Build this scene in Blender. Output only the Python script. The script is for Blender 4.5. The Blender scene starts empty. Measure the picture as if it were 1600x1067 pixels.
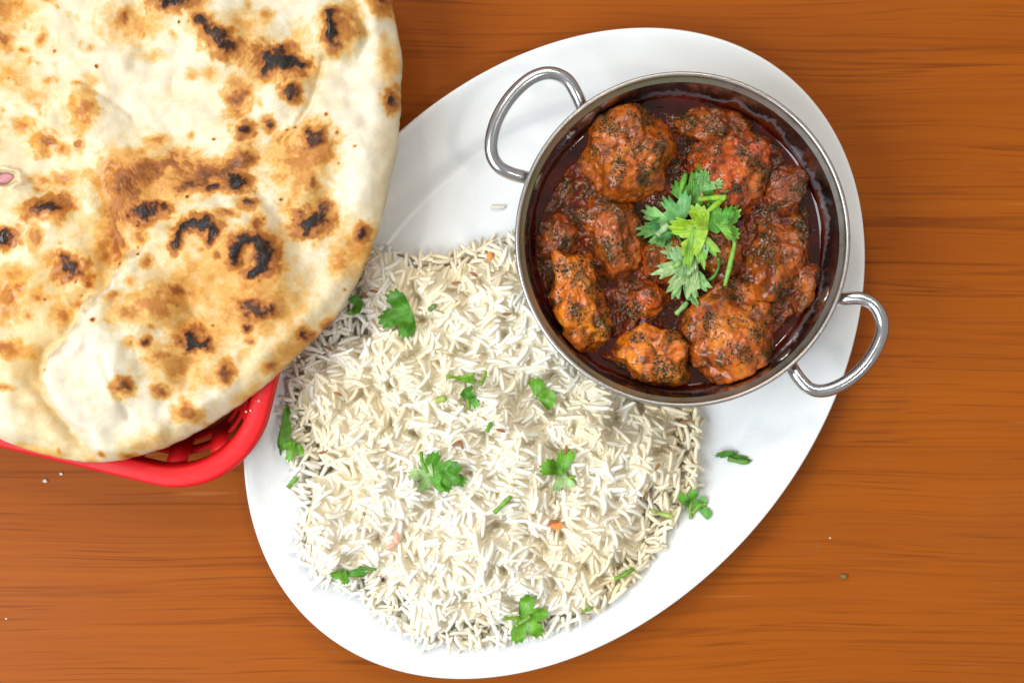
import bpy, bmesh, math, random
import numpy as np
from mathutils import Vector, Matrix, Euler
from mathutils.bvhtree import BVHTree

random.seed(7); rng = np.random.default_rng(7)
scene = bpy.context.scene
C = scene.collection

# ------------------------------------------------------------------ camera
D = 0.70                      # camera height above the table (m)
K = 3250.0                    # photo pixels per metre on the table plane
cam_d = bpy.data.cameras.new('camera'); cam = bpy.data.objects.new('camera', cam_d); C.objects.link(cam)
cam.location = (0, 0, D); cam.rotation_euler = (0, 0, 0)
cam_d.sensor_width = 36.0; cam_d.lens = 36.0 * D / (1600.0 / K)
cam_d.clip_start = 0.01; cam_d.clip_end = 20
cam_d.dof.use_dof = True; cam_d.dof.focus_distance = D - 0.035; cam_d.dof.aperture_fstop = 9.0
scene.camera = cam

# ------------------------------------------------------------------ light
world = bpy.data.worlds.new('World'); scene.world = world; world.use_nodes = True
bgn = world.node_tree.nodes['Background']
bgn.inputs[0].default_value = (1.0, 0.97, 0.93, 1); bgn.inputs[1].default_value = 0.46

def area(name, loc, target, sx, sy, power, col):
    l = bpy.data.lights.new(name, 'AREA'); l.shape = 'RECTANGLE'; l.size = sx; l.size_y = sy
    l.energy = power; l.color = col
    o = bpy.data.objects.new(name, l); C.objects.link(o); o.location = loc
    o.rotation_euler = (Vector(target) - Vector(loc)).to_track_quat('-Z', 'Y').to_euler()
    return o
area('window_light', (-1.00, -0.45, 1.20), (0, 0, 0), 1.2, 0.9, 36.0, (0.86, 0.94, 1.0))
area('ceiling_light', (-0.15, 1.25, 1.45), (0, 0, 0), 1.0, 0.9, 13.0, (1.0, 0.94, 0.84))
for k_, (lx_, ly_) in enumerate([(0.55, 0.95), (-0.55, 1.0), (0.75, -0.35)]):       # small ceiling lamps of the room
    area('ceiling_lamp', (lx_, ly_, 1.9), (0, 0, 0), 0.14, 0.14, 4.5, (1.0, 0.93, 0.82))

vs = scene.view_settings
vs.view_transform = 'Standard'; vs.look = 'None'; vs.exposure = -0.10; vs.gamma = 1.0; vs.use_curve_mapping = False
scene.cycles.use_denoising = True
scene.cycles.max_bounces = 10; scene.cycles.diffuse_bounces = 7; scene.cycles.transmission_bounces = 8

# ------------------------------------------------------------------ helpers
def P(px, py, z=0.0):
    """point at height z that stands at photo position (px, py)"""
    f = (D - z) / D / K
    return np.array([(px - 800.0) * f, (533.5 - py) * f, z])

def pxs(n, z=0.0):
    return n * (D - z) / D / K

def smooth(a, b, x):
    t = np.clip((x - a) / (b - a), 0, 1)
    return t * t * (3 - 2 * t)

_perm = np.random.default_rng(3).permutation(256); _perm = np.concatenate([_perm, _perm, _perm])
_g3 = np.random.default_rng(4).normal(size=(256, 3)); _g3 /= np.linalg.norm(_g3, axis=1)[:, None]

def perlin(p):
    p = np.asarray(p, dtype=np.float64)
    i = np.floor(p).astype(np.int64); f = p - i; i &= 255
    u = f * f * f * (f * (f * 6 - 15) + 10)
    r = np.zeros(len(p))
    for dx in (0, 1):
        for dy in (0, 1):
            for dz in (0, 1):
                h = _perm[_perm[_perm[(i[:, 0] + dx) & 255] + ((i[:, 1] + dy) & 255)] + ((i[:, 2] + dz) & 255)]
                g = _g3[h]
                d = (g * (f - np.array([dx, dy, dz]))).sum(1)
                w = (u[:, 0] if dx else 1 - u[:, 0]) * (u[:, 1] if dy else 1 - u[:, 1]) * (u[:, 2] if dz else 1 - u[:, 2])
                r += w * d
    return r * 1.5

def fbm(p, octv=4, gain=0.5):
    p = np.asarray(p, float); a = 1.0; s = 0; t = 0
    for k in range(octv):
        s = s + a * perlin(p * (2.0 ** k) + 17.3 * k); t += a; a *= gain
    return s / t * 1.4

def fbm2(x, y, scale, octv=4, seed=0.0, gain=0.5):
    x = np.asarray(x, float).ravel(); y = np.asarray(y, float).ravel()
    return fbm(np.stack([x * scale + seed, y * scale - seed, np.full_like(x, seed * 1.7 + 0.5)], 1), octv, gain)

def link(name, me, mats, parent=None):
    o = bpy.data.objects.new(name, me); C.objects.link(o)
    if not me.materials:
        for m in (mats if isinstance(mats, (list, tuple)) else [mats]):
            me.materials.append(m)
    if parent is not None:
        o.parent = parent
    return o

def npmesh(name, V, F, shade=True, attrs=None):
    """V (n,3); F list of arrays of quads / tris"""
    me = bpy.data.meshes.new(name)
    V = np.asarray(V, dtype=np.float32)
    if not isinstance(F, list): F = [F]
    F = [np.asarray(f, dtype=np.int32) for f in F if len(f)]
    li = np.concatenate([f.ravel() for f in F])
    tot = np.concatenate([np.full(len(f), f.shape[1], np.int32) for f in F])
    st = np.concatenate([[0], np.cumsum(tot)[:-1]]).astype(np.int32)
    me.vertices.add(len(V)); me.vertices.foreach_set('co', V.ravel())
    me.loops.add(len(li)); me.loops.foreach_set('vertex_index', li)
    me.polygons.add(len(tot)); me.polygons.foreach_set('loop_start', st)
    me.update(calc_edges=True); me.validate()
    if shade: me.polygons.foreach_set('use_smooth', np.ones(len(me.polygons), bool))
    for k, a in (attrs or {}).items():
        a = np.asarray(a, np.float32)
        if a.ndim == 2:
            at = me.color_attributes.new(k, 'FLOAT_COLOR', 'POINT')
            at.data.foreach_set('color', np.concatenate([a[:, :3], np.ones((len(a), 1), np.float32)], 1).ravel())
        else:
            at = me.attributes.new(k, 'FLOAT', 'POINT'); at.data.foreach_set('value', a)
    return me

def tag(o, label=None, cat=None, group=None, kind=None):
    if label: o['label'] = label
    if cat: o['category'] = cat
    if group: o['group'] = group
    if kind: o['kind'] = kind
    return o

def empty(name, loc):
    o = bpy.data.objects.new(name, None); C.objects.link(o); o.location = loc
    o.empty_display_size = 0.01
    return o

def grid_faces(nr, nc, wrap=False):
    r = np.arange(nr - 1)[:, None]; c = np.arange(nc if wrap else nc - 1)[None, :]
    c2 = (c + 1) % nc
    return np.stack([r * nc + c, r * nc + c2, (r + 1) * nc + c2, (r + 1) * nc + c], -1).reshape(-1, 4)

def tube(path, rad, sides=12, cap=True):
    path = np.asarray(path, float); n = len(path)
    rad = np.broadcast_to(np.asarray(rad, float), (n,))
    T = np.gradient(path, axis=0); T /= np.linalg.norm(T, axis=1)[:, None]
    up = np.array([0, 0, 1.0]) if abs(T[0, 2]) < 0.9 else np.array([1.0, 0, 0])
    nrm = np.cross(T[0], up); nrm /= np.linalg.norm(nrm); V = []
    for i in range(n):
        nrm = nrm - T[i] * nrm.dot(T[i]); nrm /= np.linalg.norm(nrm)
        b = np.cross(T[i], nrm); a = np.arange(sides) * 2 * math.pi / sides
        V.append(path[i] + rad[i] * (np.cos(a)[:, None] * nrm + np.sin(a)[:, None] * b))
    V = np.concatenate(V); F = [grid_faces(n, sides, True)]
    if cap:
        c0 = len(V); V = np.concatenate([V, path[:1], path[-1:]])
        k = np.arange(sides); k2 = (k + 1) % sides
        F.append(np.stack([k2, k, np.full(sides, c0)], 1))
        F.append(np.stack([(n - 1) * sides + k, (n - 1) * sides + k2, np.full(sides, c0 + 1)], 1))
    return V, F

def spline(pts, n):
    pts = np.asarray(pts, float)
    q = np.concatenate([2 * pts[:1] - pts[1:2], pts, 2 * pts[-1:] - pts[-2:-1]])
    m = len(pts) - 1; out = []
    for t in np.linspace(0, m - 1e-6, n):
        i = int(t); u = t - i; a, b, c, d = q[i:i + 4]
        out.append(0.5 * (2 * b + (c - a) * u + (2 * a - 5 * b + 4 * c - d) * u * u + (3 * b - 3 * c + d - a) * u ** 3))
    return np.array(out)

def seg_dist(x, y, pts):
    """distance to a polyline and signed side (left positive)"""
    best = np.full(x.shape, 1e9); side = np.zeros(x.shape); par = np.zeros(x.shape)
    m = len(pts) - 1
    for i in range(m):
        ax, ay = pts[i]; bx, by = pts[i + 1]
        dx, dy = bx - ax, by - ay; L = dx * dx + dy * dy
        t = np.clip(((x - ax) * dx + (y - ay) * dy) / L, 0, 1)
        d = np.hypot(x - ax - t * dx, y - ay - t * dy)
        s = dx * (y - ay) - dy * (x - ax)
        k = d < best
        best = np.where(k, d, best); side = np.where(k, np.sign(s), side); par = np.where(k, (i + t) / m, par)
    return best, side, par

# ------------------------------------------------------------------ materials
def mat(name, col=(0.5, 0.5, 0.5), rough=0.5, **kw):
    m = bpy.data.materials.new(name); m.use_nodes = True
    nt = m.node_tree; b = nt.nodes['Principled BSDF']
    b.inputs['Base Color'].default_value = (*col, 1); b.inputs['Roughness'].default_value = rough
    for k, v in kw.items():
        b.inputs[k].default_value = v
    return m, nt, b

def node(nt, typ, **kw):
    n = nt.nodes.new(typ)
    for k, v in kw.items():
        if isinstance(k, str) and hasattr(n, k): setattr(n, k, v)
        else: n.inputs[k].default_value = v
    return n

def noise(nt, scale, detail=4, rough=0.55, vec=None, dist=0.0):
    n = nt.nodes.new('ShaderNodeTexNoise')
    n.inputs['Scale'].default_value = scale; n.inputs['Detail'].default_value = detail
    n.inputs['Roughness'].default_value = rough; n.inputs['Distortion'].default_value = dist
    if vec is not None: nt.links.new(vec, n.inputs['Vector'])
    return n

def coords(nt, scale=(1, 1, 1), kind='Object', rot=(0, 0, 0)):
    t = nt.nodes.new('ShaderNodeTexCoord'); mp = nt.nodes.new('ShaderNodeMapping')
    mp.inputs['Scale'].default_value = scale; mp.inputs['Rotation'].default_value = rot
    nt.links.new(t.outputs[kind], mp.inputs['Vector'])
    return mp.outputs['Vector']

def ramp(nt, fac, stops, interp='LINEAR'):
    r = nt.nodes.new('ShaderNodeValToRGB'); e = r.color_ramp.elements
    r.color_ramp.interpolation = interp
    while len(e) < len(stops): e.new(0.5)
    for k, (p, c) in enumerate(stops):
        e[k].position = p; e[k].color = (*c, 1) if len(c) == 3 else c
    nt.links.new(fac, r.inputs['Fac'])
    return r.outputs['Color']

def mixc(nt, fac, a, b, mode='MIX'):
    m = nt.nodes.new('ShaderNodeMix'); m.data_type = 'RGBA'; m.blend_type = mode
    for s, v in ((m.inputs[0], fac), (m.inputs[6], a), (m.inputs[7], b)):
        if isinstance(v, bpy.types.NodeSocket): nt.links.new(v, s)
        elif isinstance(v, (int, float)): s.default_value = v
        else: s.default_value = (*v, 1)
    return m.outputs[2]

def bump(nt, b, h, strength=0.3, dist=0.001, prev=None):
    n = nt.nodes.new('ShaderNodeBump'); n.inputs['Strength'].default_value = strength; n.inputs['Distance'].default_value = dist
    nt.links.new(h, n.inputs['Height'])
    if prev is not None: nt.links.new(prev, n.inputs['Normal'])
    nt.links.new(n.outputs[0], b.inputs['Normal'])
    return n.outputs[0]

def attr(nt, name):
    a = nt.nodes.new('ShaderNodeAttribute'); a.attribute_name = name
    return a

def math_(nt, op, a, b=0.0, c=None, clamp=False):
    m = nt.nodes.new('ShaderNodeMath'); m.operation = op; m.use_clamp = clamp
    for k, v in enumerate((a, b, c)):
        if v is None: continue
        if isinstance(v, bpy.types.NodeSocket): nt.links.new(v, m.inputs[k])
        else: m.inputs[k].default_value = v
    return m.outputs[0]

# table wood ---------------------------------------------------------
M_wood, nt, b = mat('table_wood', rough=0.42)
v = coords(nt)
wob = noise(nt, 5.0, 2, vec=coords(nt, (0.6, 1.4, 1)))
sub = nt.nodes.new('ShaderNodeVectorMath'); sub.operation = 'MULTIPLY_ADD'
nt.links.new(wob.outputs['Color'], sub.inputs[0]); sub.inputs[1].default_value = (0.0, 0.030, 0.0); nt.links.new(v, sub.inputs[2])
def stretched(sx, sy):
    mp = nt.nodes.new('ShaderNodeMapping'); mp.inputs['Scale'].default_value = (sx, sy, 1)
    nt.links.new(sub.outputs[0], mp.inputs['Vector']); return mp.outputs['Vector']
band = noise(nt, 1.0, 3, vec=stretched(1.1, 34))
fine = noise(nt, 1.0, 5, 0.65, vec=stretched(5, 330))
line = noise(nt, 1.0, 3, 0.6, vec=stretched(2.2, 125))
pore = noise(nt, 1.0, 2, 0.5, vec=stretched(14, 850))
big = noise(nt, 3.2, 2, vec=v)
c1 = ramp(nt, band.outputs['Fac'], [(0.30, (0.265, 0.061, 0.0034)), (0.52, (0.292, 0.070, 0.0040)), (0.72, (0.315, 0.079, 0.0050))])
c2 = mixc(nt, ramp(nt, fine.outputs['Fac'], [(0.36, (0.36,) * 3), (0.56, (0, 0, 0))]), c1, (0.215, 0.044, 0.005))
rid = noise(nt, 1.0, 2, 0.45, vec=stretched(0.9, 46))
msk = noise(nt, 1.0, 3, 0.6, vec=stretched(7, 60))
rl = math_(nt, 'ABSOLUTE', math_(nt, 'SUBTRACT', rid.outputs['Fac'], 0.5))
rid2 = noise(nt, 1.0, 3, 0.5, vec=stretched(1.6, 95))
rl2 = math_(nt, 'ABSOLUTE', math_(nt, 'SUBTRACT', rid2.outputs['Fac'], 0.46))
mk = ramp(nt, msk.outputs['Fac'], [(0.38, (0.22,) * 3), (0.60, (1, 1, 1))])
la = math_(nt, 'MULTIPLY', ramp(nt, rl, [(0.0, (0.70,) * 3), (0.012, (0.0, 0.0, 0.0))]), mk)
lb = math_(nt, 'MULTIPLY', ramp(nt, rl2, [(0.0, (0.50,) * 3), (0.015, (0.0, 0.0, 0.0))]), mk)
lf = math_(nt, 'MAXIMUM', math_(nt, 'MAXIMUM', la, lb), ramp(nt, line.outputs['Fac'], [(0.29, (0.45,) * 3), (0.36, (0.0, 0.0, 0.0))]))
c3 = mixc(nt, lf, c2, (0.105, 0.019, 0.0022))
pf0 = ramp(nt, pore.outputs['Fac'], [(0.33, (0.75,) * 3), (0.41, (0, 0, 0))])
pf = math_(nt, 'MULTIPLY', pf0, ramp(nt, msk.outputs['Fac'], [(0.35, (0.25,) * 3), (0.6, (1, 1, 1))]))
c4 = mixc(nt, pf, c3, (0.13, 0.026, 0.0035))
c5 = mixc(nt, ramp(nt, big.outputs['Fac'], [(0.35, (0.0,) * 3), (0.65, (0.30,) * 3)]), c4, (0.34, 0.086, 0.007))
# worn scratches and little stains
scr = noise(nt, 1.0, 2, 0.4, vec=coords(nt, (9, 230, 1), rot=(0, 0, 0.9)))
c6 = mixc(nt, ramp(nt, scr.outputs['Fac'], [(0.70, (0, 0, 0)), (0.76, (0.20,) * 3)]), c5, (0.52, 0.25, 0.09))
st = noise(nt, 38, 2, 0.5, vec=v)
c7 = mixc(nt, ramp(nt, st.outputs['Fac'], [(0.74, (0, 0, 0)), (0.78, (0.35,) * 3)]), c6, (0.24, 0.10, 0.03))
nt.links.new(c7, b.inputs['Base Color'])
rg = noise(nt, 14, 3, vec=v)
nt.links.new(ramp(nt, rg.outputs['Fac'], [(0.3, (0.36,) * 3), (0.7, (0.5,) * 3)]), b.inputs['Roughness'])
b.inputs['Specular IOR Level'].default_value = 0.08
bump(nt, b, pore.outputs['Fac'], 0.12, 0.0003)

# porcelain ------------------------------------------------------------
M_plate, nt, b = mat('glazed_white', (0.80, 0.80, 0.765), 0.22)
v = coords(nt)
n1 = noise(nt, 22, 3, vec=v)
nt.links.new(mixc(nt, ramp(nt, n1.outputs['Fac'], [(0.45, (0, 0, 0)), (0.75, (0.35,) * 3)]), (0.715, 0.73, 0.735), (0.69, 0.70, 0.695)), b.inputs['Base Color'])
n2 = noise(nt, 60, 4, vec=v)
nt.links.new(ramp(nt, n2.outputs['Fac'], [(0.35, (0.18,) * 3), (0.7, (0.34,) * 3)]), b.inputs['Roughness'])
n3 = noise(nt, 9, 1, vec=v); bump(nt, b, n3.outputs['Fac'], 0.05, 0.002)

# steel ------------------------------------------------------------------
def steel(name, col, rlo, rhi, bmp=.08):
    m, nt, b = mat(name, col, 0.3, Metallic=1.0)
    v = coords(nt)
    n = noise(nt, 160, 4, 0.7, vec=v)
    nt.links.new(ramp(nt, n.outputs['Fac'], [(0.3, (rlo,) * 3), (0.7, (rhi,) * 3)]), b.inputs['Roughness'])
    d = noise(nt, 45, 4, 0.6, vec=v)
    nt.links.new(mixc(nt, ramp(nt, d.outputs['Fac'], [(0.4, (0, 0, 0)), (0.75, (0.6,) * 3)]), col, tuple(0.72 * c for c in col)), b.inputs['Base Color'])
    bump(nt, b, n.outputs['Fac'], bmp, 0.0004)
    return m
M_steel = steel('brushed_steel', (0.50, 0.49, 0.48), 0.24, 0.38)
M_rim = steel('worn_steel_rim', (0.44, 0.42, 0.40), 0.24, 0.42)
M_handle = steel('polished_steel_rod', (0.56, 0.57, 0.59), 0.15, 0.25, .02)
M_inner = steel('stained_steel', (0.42, 0.41, 0.45), 0.15, 0.28, .04)
nt = M_inner.node_tree; b = nt.nodes['Principled BSDF']; prev = b.inputs['Base Color'].links[0].from_socket
sn = noise(nt, 55, 5, 0.65, vec=coords(nt, (1, 1, 0.35))); sx_ = nt.nodes.new('ShaderNodeSeparateXYZ'); nt.links.new(coords(nt), sx_.inputs[0])
hgt_ = nt.nodes.new('ShaderNodeMapRange'); nt.links.new(sx_.outputs['Z'], hgt_.inputs['Value'])
hgt_.inputs['From Min'].default_value = .032; hgt_.inputs['From Max'].default_value = .050; hgt_.inputs['To Min'].default_value = .26; hgt_.inputs['To Max'].default_value = -.22
sm = ramp(nt, math_(nt, 'ADD', sn.outputs['Fac'], hgt_.outputs[0]), [(0.52, (0, 0, 0)), (0.66, (1, 1, 1))])
nt.links.new(mixc(nt, sm, prev, (0.10, 0.018, 0.004)), b.inputs['Base Color'])
nt.links.new(math_(nt, 'MULTIPLY_ADD', sm, -0.9, 1.0), b.inputs['Metallic'])

# plastic ------------------------------------------------------------------
M_red, nt, b = mat('red_plastic', (0.60, 0.006, 0.009), 0.38, **{'Specular IOR Level': 0.3})
v = coords(nt); n = noise(nt, 120, 3, vec=v)
nt.links.new(ramp(nt, n.outputs['Fac'], [(0.3, (0.42,) * 3), (0.7, (0.58,) * 3)]), b.inputs['Roughness'])
s = noise(nt, 1.0, 2, 0.4, vec=coords(nt, (30, 700, 60), rot=(0, 0, 0.5)))
nt.links.new(mixc(nt, ramp(nt, s.outputs['Fac'], [(0.68, (0, 0, 0)), (0.76, (0.25,) * 3)]), (0.60, 0.006, 0.009), (0.8, 0.12, 0.10)), b.inputs['Base Color'])
b.inputs['Subsurface Weight'].default_value = 0.08; b.inputs['Subsurface Radius'].default_value = (0.004, 0.0004, 0.0004)
bump(nt, b, n.outputs['Fac'], 0.05, 0.0004)

# rice ---------------------------------------------------------------------
M_rice, nt, b = mat('cooked_rice', rough=0.36)
a = attr(nt, 'col'); nt.links.new(a.outputs['Color'], b.inputs['Base Color'])
b.inputs['Specular IOR Level'].default_value = 0.35
n = noise(nt, 900, 2, vec=coords(nt)); bump(nt, b, n.outputs['Fac'], 0.10, 0.0003)
t = nt.nodes.new('ShaderNodeBsdfTranslucent'); nt.links.new(a.outputs['Color'], t.inputs['Color'])
mx = nt.nodes.new('ShaderNodeMixShader'); mx.inputs[0].default_value = 0.28
nt.links.new(b.outputs[0], mx.inputs[1]); nt.links.new(t.outputs[0], mx.inputs[2])
nt.links.new(mx.outputs[0], nt.nodes['Material Output'].inputs['Surface'])

# naan ------------------------------------------------------------------------
M_naan, nt, b = mat('naan_crust', rough=0.6)
v = coords(nt)
bw = attr(nt, 'brown'); bt = attr(nt, 'butter'); ye = attr(nt, 'gold')
n1 = noise(nt, 260, 5, 0.65, vec=v); n2 = noise(nt, 1100, 3, 0.6, vec=v); n0 = noise(nt, 75, 4, 0.6, vec=v)
f = math_(nt, 'MULTIPLY_ADD', n1.outputs['Fac'], 0.30, bw.outputs['Fac'])
f = math_(nt, 'MULTIPLY_ADD', n2.outputs['Fac'], 0.10, f)
f = math_(nt, 'ADD', f, -0.20, clamp=True)
col = ramp(nt, f, [(0.0, (0.655, 0.595, 0.47)), (0.12, (0.62, 0.50, 0.30)), (0.27, (0.60, 0.345, 0.10)), (0.44, (0.44, 0.18, 0.036)),
                   (0.60, (0.30, 0.105, 0.026)), (0.76, (0.065, 0.022, 0.010)), (0.93, (0.012, 0.009, 0.008))])
gold = mixc(nt, math_(nt, 'MULTIPLY', ye.outputs['Fac'], ramp(nt, n0.outputs['Fac'], [(0.3, (0.35,) * 3), (0.65, (1,) * 3)])), col, (0.95, 0.76, 0.42), 'MULTIPLY')
nt.links.new(gold, b.inputs['Base Color'])
rr = math_(nt, 'MULTIPLY', bt.outputs['Fac'], ramp(nt, n0.outputs['Fac'], [(0.40, (0.2,) * 3), (0.58, (1,) * 3)]))
b.inputs['Specular IOR Level'].default_value = 0.3
nt.links.new(math_(nt, 'MULTIPLY_ADD', rr, -0.44, 0.62), b.inputs['Roughness'])
b.inputs['Subsurface Weight'].default_value = 0.12; b.inputs['Subsurface Scale'].default_value = 0.003
b.inputs['Subsurface Radius'].default_value = (1.0, 0.6, 0.3)
n4 = noise(nt, 420, 4, 0.6, vec=v)
k = bump(nt, b, n4.outputs['Fac'], 0.16, 0.0005)
bump(nt, b, n2.outputs['Fac'], 0.16, 0.00025, k)

# curry --------------------------------------------------------------------------
M_curry, nt, b = mat('masala_coat', rough=0.35)
v = coords(nt)
a = attr(nt, 'col'); n1 = noise(nt, 380, 5, 0.6, vec=v); n2 = noise(nt, 1500, 3, 0.6, vec=v); n3 = noise(nt, 240, 4, 0.6, vec=v)
c = mixc(nt, ramp(nt, n1.outputs['Fac'], [(0.34, (0.55,) * 3), (0.48, (0, 0, 0))]), a.outputs['Color'], (0.060, 0.014, 0.004))
c = mixc(nt, ramp(nt, n3.outputs['Fac'], [(0.52, (0, 0, 0)), (0.75, (0.40,) * 3)]), c, (0.38, 0.078, 0.006))
sp = nt.nodes.new('ShaderNodeTexVoronoi'); sp.inputs['Scale'].default_value = 900; nt.links.new(v, sp.inputs['Vector'])
hb = attr(nt, 'herb')
fl = math_(nt, 'MULTIPLY', hb.outputs['Fac'], ramp(nt, sp.outputs['Distance'], [(0.22, (1,) * 3), (0.36, (0, 0, 0))]))
hp = math_(nt, 'MULTIPLY', hb.outputs['Fac'], ramp(nt, n1.outputs['Fac'], [(0.36, (0.05,) * 3), (0.64, (0.70,) * 3)]))
c = mixc(nt, hp, c, (0.040, 0.024, 0.006))
c = mixc(nt, fl, c, (0.028, 0.028, 0.010))
nt.links.new(c, b.inputs['Base Color'])
nt.links.new(ramp(nt, n3.outputs['Fac'], [(0.35, (0.12,) * 3), (0.65, (0.46,) * 3)]), b.inputs['Roughness'])
k = bump(nt, b, n1.outputs['Fac'], 0.35, 0.0008)
k = bump(nt, b, n2.outputs['Fac'], 0.30, 0.0003, k); nt.links.new(k, b.inputs['Coat Normal'])
b.inputs['Specular IOR Level'].default_value = 0.15
b.inputs['Coat Weight'].default_value = 0.60; b.inputs['Coat Roughness'].default_value = 0.07

M_oil, nt, b = mat('red_oil', (0.070, 0.0050, 0.0012), 0.06)
v = coords(nt); n1 = noise(nt, 70, 3, vec=v)
nt.links.new(mixc(nt, ramp(nt, n1.outputs['Fac'], [(0.4, (0, 0, 0)), (0.7, (1,) * 3)]), (0.026, 0.0016, 0.0006), (0.095, 0.006, 0.001)), b.inputs['Base Color'])
n2 = noise(nt, 220, 2, vec=v); bump(nt, b, n2.outputs['Fac'], 0.10, 0.0006)

M_flake, nt, b = mat('dried_herb', rough=0.5, **{'Specular IOR Level': 0.2})
a = attr(nt, 'col'); nt.links.new(a.outputs['Color'], b.inputs['Base Color'])

# greens ------------------------------------------------------------------------
def leafmat(name):
    m, nt, b = mat(name, rough=0.42)
    a = attr(nt, 'col'); v = coords(nt)
    n = noise(nt, 350, 3, vec=v)
    c = mixc(nt, ramp(nt, n.outputs['Fac'], [(0.35, (0.35,) * 3), (0.6, (0, 0, 0))]), a.outputs['Color'], (0.03, 0.12, 0.01))
    nt.links.new(c, b.inputs['Base Color'])
    n2 = noise(nt, 700, 3, vec=v); bump(nt, b, n2.outputs['Fac'], 0.25, 0.0004)
    t = nt.nodes.new('ShaderNodeBsdfTranslucent'); nt.links.new(c, t.inputs['Color'])
    mx = nt.nodes.new('ShaderNodeMixShader'); mx.inputs[0].default_value = 0.28
    nt.links.new(b.outputs[0], mx.inputs[1]); nt.links.new(t.outputs[0], mx.inputs[2])
    nt.links.new(mx.outputs[0], nt.nodes['Material Output'].inputs['Surface'])
    return m
M_leaf = leafmat('cilantro_green')

def simple(name, col, col2, rough, scale, **kw):
    m, nt, b = mat(name, col, rough, **kw)
    n = noise(nt, scale, 3, vec=coords(nt))
    nt.links.new(mixc(nt, n.outputs['Fac'], col, col2), b.inputs['Base Color'])
    bump(nt, b, n.outputs['Fac'], 0.2, 0.0003)
    return m
M_cumin = simple('cumin_brown', (0.20, 0.075, 0.020), (0.36, 0.16, 0.05), 0.55, 900)
M_carrot = simple('orange_vegetable', (0.80, 0.20, 0.03), (0.85, 0.32, 0.08), 0.35, 300)
M_tomato = simple('pink_vegetable', (0.75, 0.22, 0.14), (0.85, 0.50, 0.38), 0.35, 300)
M_onion = simple('purple_onion', (0.45, 0.14, 0.19), (0.62, 0.34, 0.34), 0.3, 250)
M_crumb = simple('crumb', (0.55, 0.45, 0.33), (0.65, 0.58, 0.48), 0.6, 800)
M_dark = simple('dark_crumb', (0.10, 0.05, 0.01), (0.25, 0.17, 0.04), 0.6, 800)

# ------------------------------------------------------------------ table (setting)
bm = bmesh.new()
bmesh.ops.create_cube(bm, size=1.0)
for vv in bm.verts: vv.co = Vector((vv.co.x * 1.5, vv.co.y * 1.0, vv.co.z * 0.03 - 0.015))
bmesh.ops.bevel(bm, geom=list(bm.edges), offset=0.003, segments=2, affect='EDGES')
me = bpy.data.meshes.new('table_top'); bm.to_mesh(me); bm.free()
tag(link('table_top', me, M_wood), 'orange brown wood grain table top', 'table', kind='structure')

# ------------------------------------------------------------------ platter
PC = P(866, 552, 0.020); PA = pxs(568, .020); PB = pxs(417, .020); PANG = math.radians(49.4)
def plate_s(x, y):
    dx, dy = x - PC[0], y - PC[1]
    u = dx * math.cos(PANG) + dy * math.sin(PANG); w = -dx * math.sin(PANG) + dy * math.cos(PANG)
    return np.sqrt((u / PA) ** 2 + (w / PB) ** 2)
_ps = np.array([0, .70, .745, .77, .795, .815, .84, .88, .94, .985, 1.0]); _pz = np.array([4.5, 4.5, 4.8, 5.7, 8.2, 10.0, 11.2, 13.0, 16.2, 18.9, 19.2]) / 1000
def plate_z(s): return np.interp(s, _ps, _pz)
prof = [(s, plate_z(s)) for s in list(np.linspace(0.02, .69, 12)) + list(np.linspace(.70, .99, 26))]
prof += [(0.996, .0192), (1.0, .0183), (1.0, .0172), (.995, .0163)]
prof += [(s, plate_z(s) - .0035) for s in np.linspace(.985, .80, 8)] + [(.77, .002), (.76, .0), (.73, .0), (.72, .0012), (.3, .0012), (.02, .0012)]
NTH = 256; th = np.arange(NTH) * 2 * math.pi / NTH
V = []
for s, z in prof:
    V.append(np.stack([s * PA * np.cos(th), s * PB * np.sin(th), np.full(NTH, z)], 1))
V = np.concatenate(V); n = len(prof)
F = [grid_faces(n, NTH, True)]
V = np.concatenate([V, [[0, 0, .0045], [0, 0, .0012]]]); k = np.arange(NTH); k2 = (k + 1) % NTH
F += [np.stack([k2, k, np.full(NTH, len(V) - 2)], 1), np.stack([(n - 1) * NTH + k, (n - 1) * NTH + k2, np.full(NTH, len(V) - 1)], 1)]
for f in F: f[:] = f[:, ::-1]
o = link('serving_platter', npmesh('serving_platter', V, F), M_plate); o.location = (PC[0], PC[1], 0); o.rotation_euler.z = PANG
tag(o, 'large oval white platter holding the rice and steel bowl', 'platter')

# ------------------------------------------------------------------ steel bowl
POTZ = 0.0606
pc = P(1067, 374, POTZ)
POT = np.array([pc[0], pc[1]])
R0 = pxs(262.5, POTZ)          # outer rim radius
oc = [(0.1, 5.2), (44, 5.0), (50, 6.0), (56, 11), (61, 19), (65, 29), (68, 41), (70, 53), (R0 * 1e3 - 2.0, 57.0)]
rimp = [(-1.0, 58.0), (-.2, 58.9), (0, 59.7), (-.25, 60.3), (-.8, 60.6), (-1.5, 60.5), (-2.0, 60.0), (-2.4, 59.2)]
ic = [(69.6, 57), (68.7, 53), (67.2, 45), (65.6, 37), (62.5, 27), (58, 17), (53, 10.5), (46, 7.0), (0.1, 6.5)]
def lathe(pr, n=192):
    th = np.arange(n) * 2 * math.pi / n
    V = np.concatenate([np.stack([r * np.cos(th), r * np.sin(th), np.full(n, z)], 1) for r, z in pr])
    return V / 1000.0, [grid_faces(len(pr), n, True)]
pot = empty('serving_bowl', (POT[0], POT[1], 0.005))
tag(pot, 'round two-handled stainless steel bowl filled with curry', 'bowl')
def flip(F): return [f[:, ::-1] for f in F]
def addpart(name, V, F, m, parent, **kw):
    V = np.asarray(V, float) - np.array(parent.location)
    return link(name, npmesh(name, V, F, **kw), m, parent)
off = np.array([POT[0], POT[1], 0])
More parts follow.
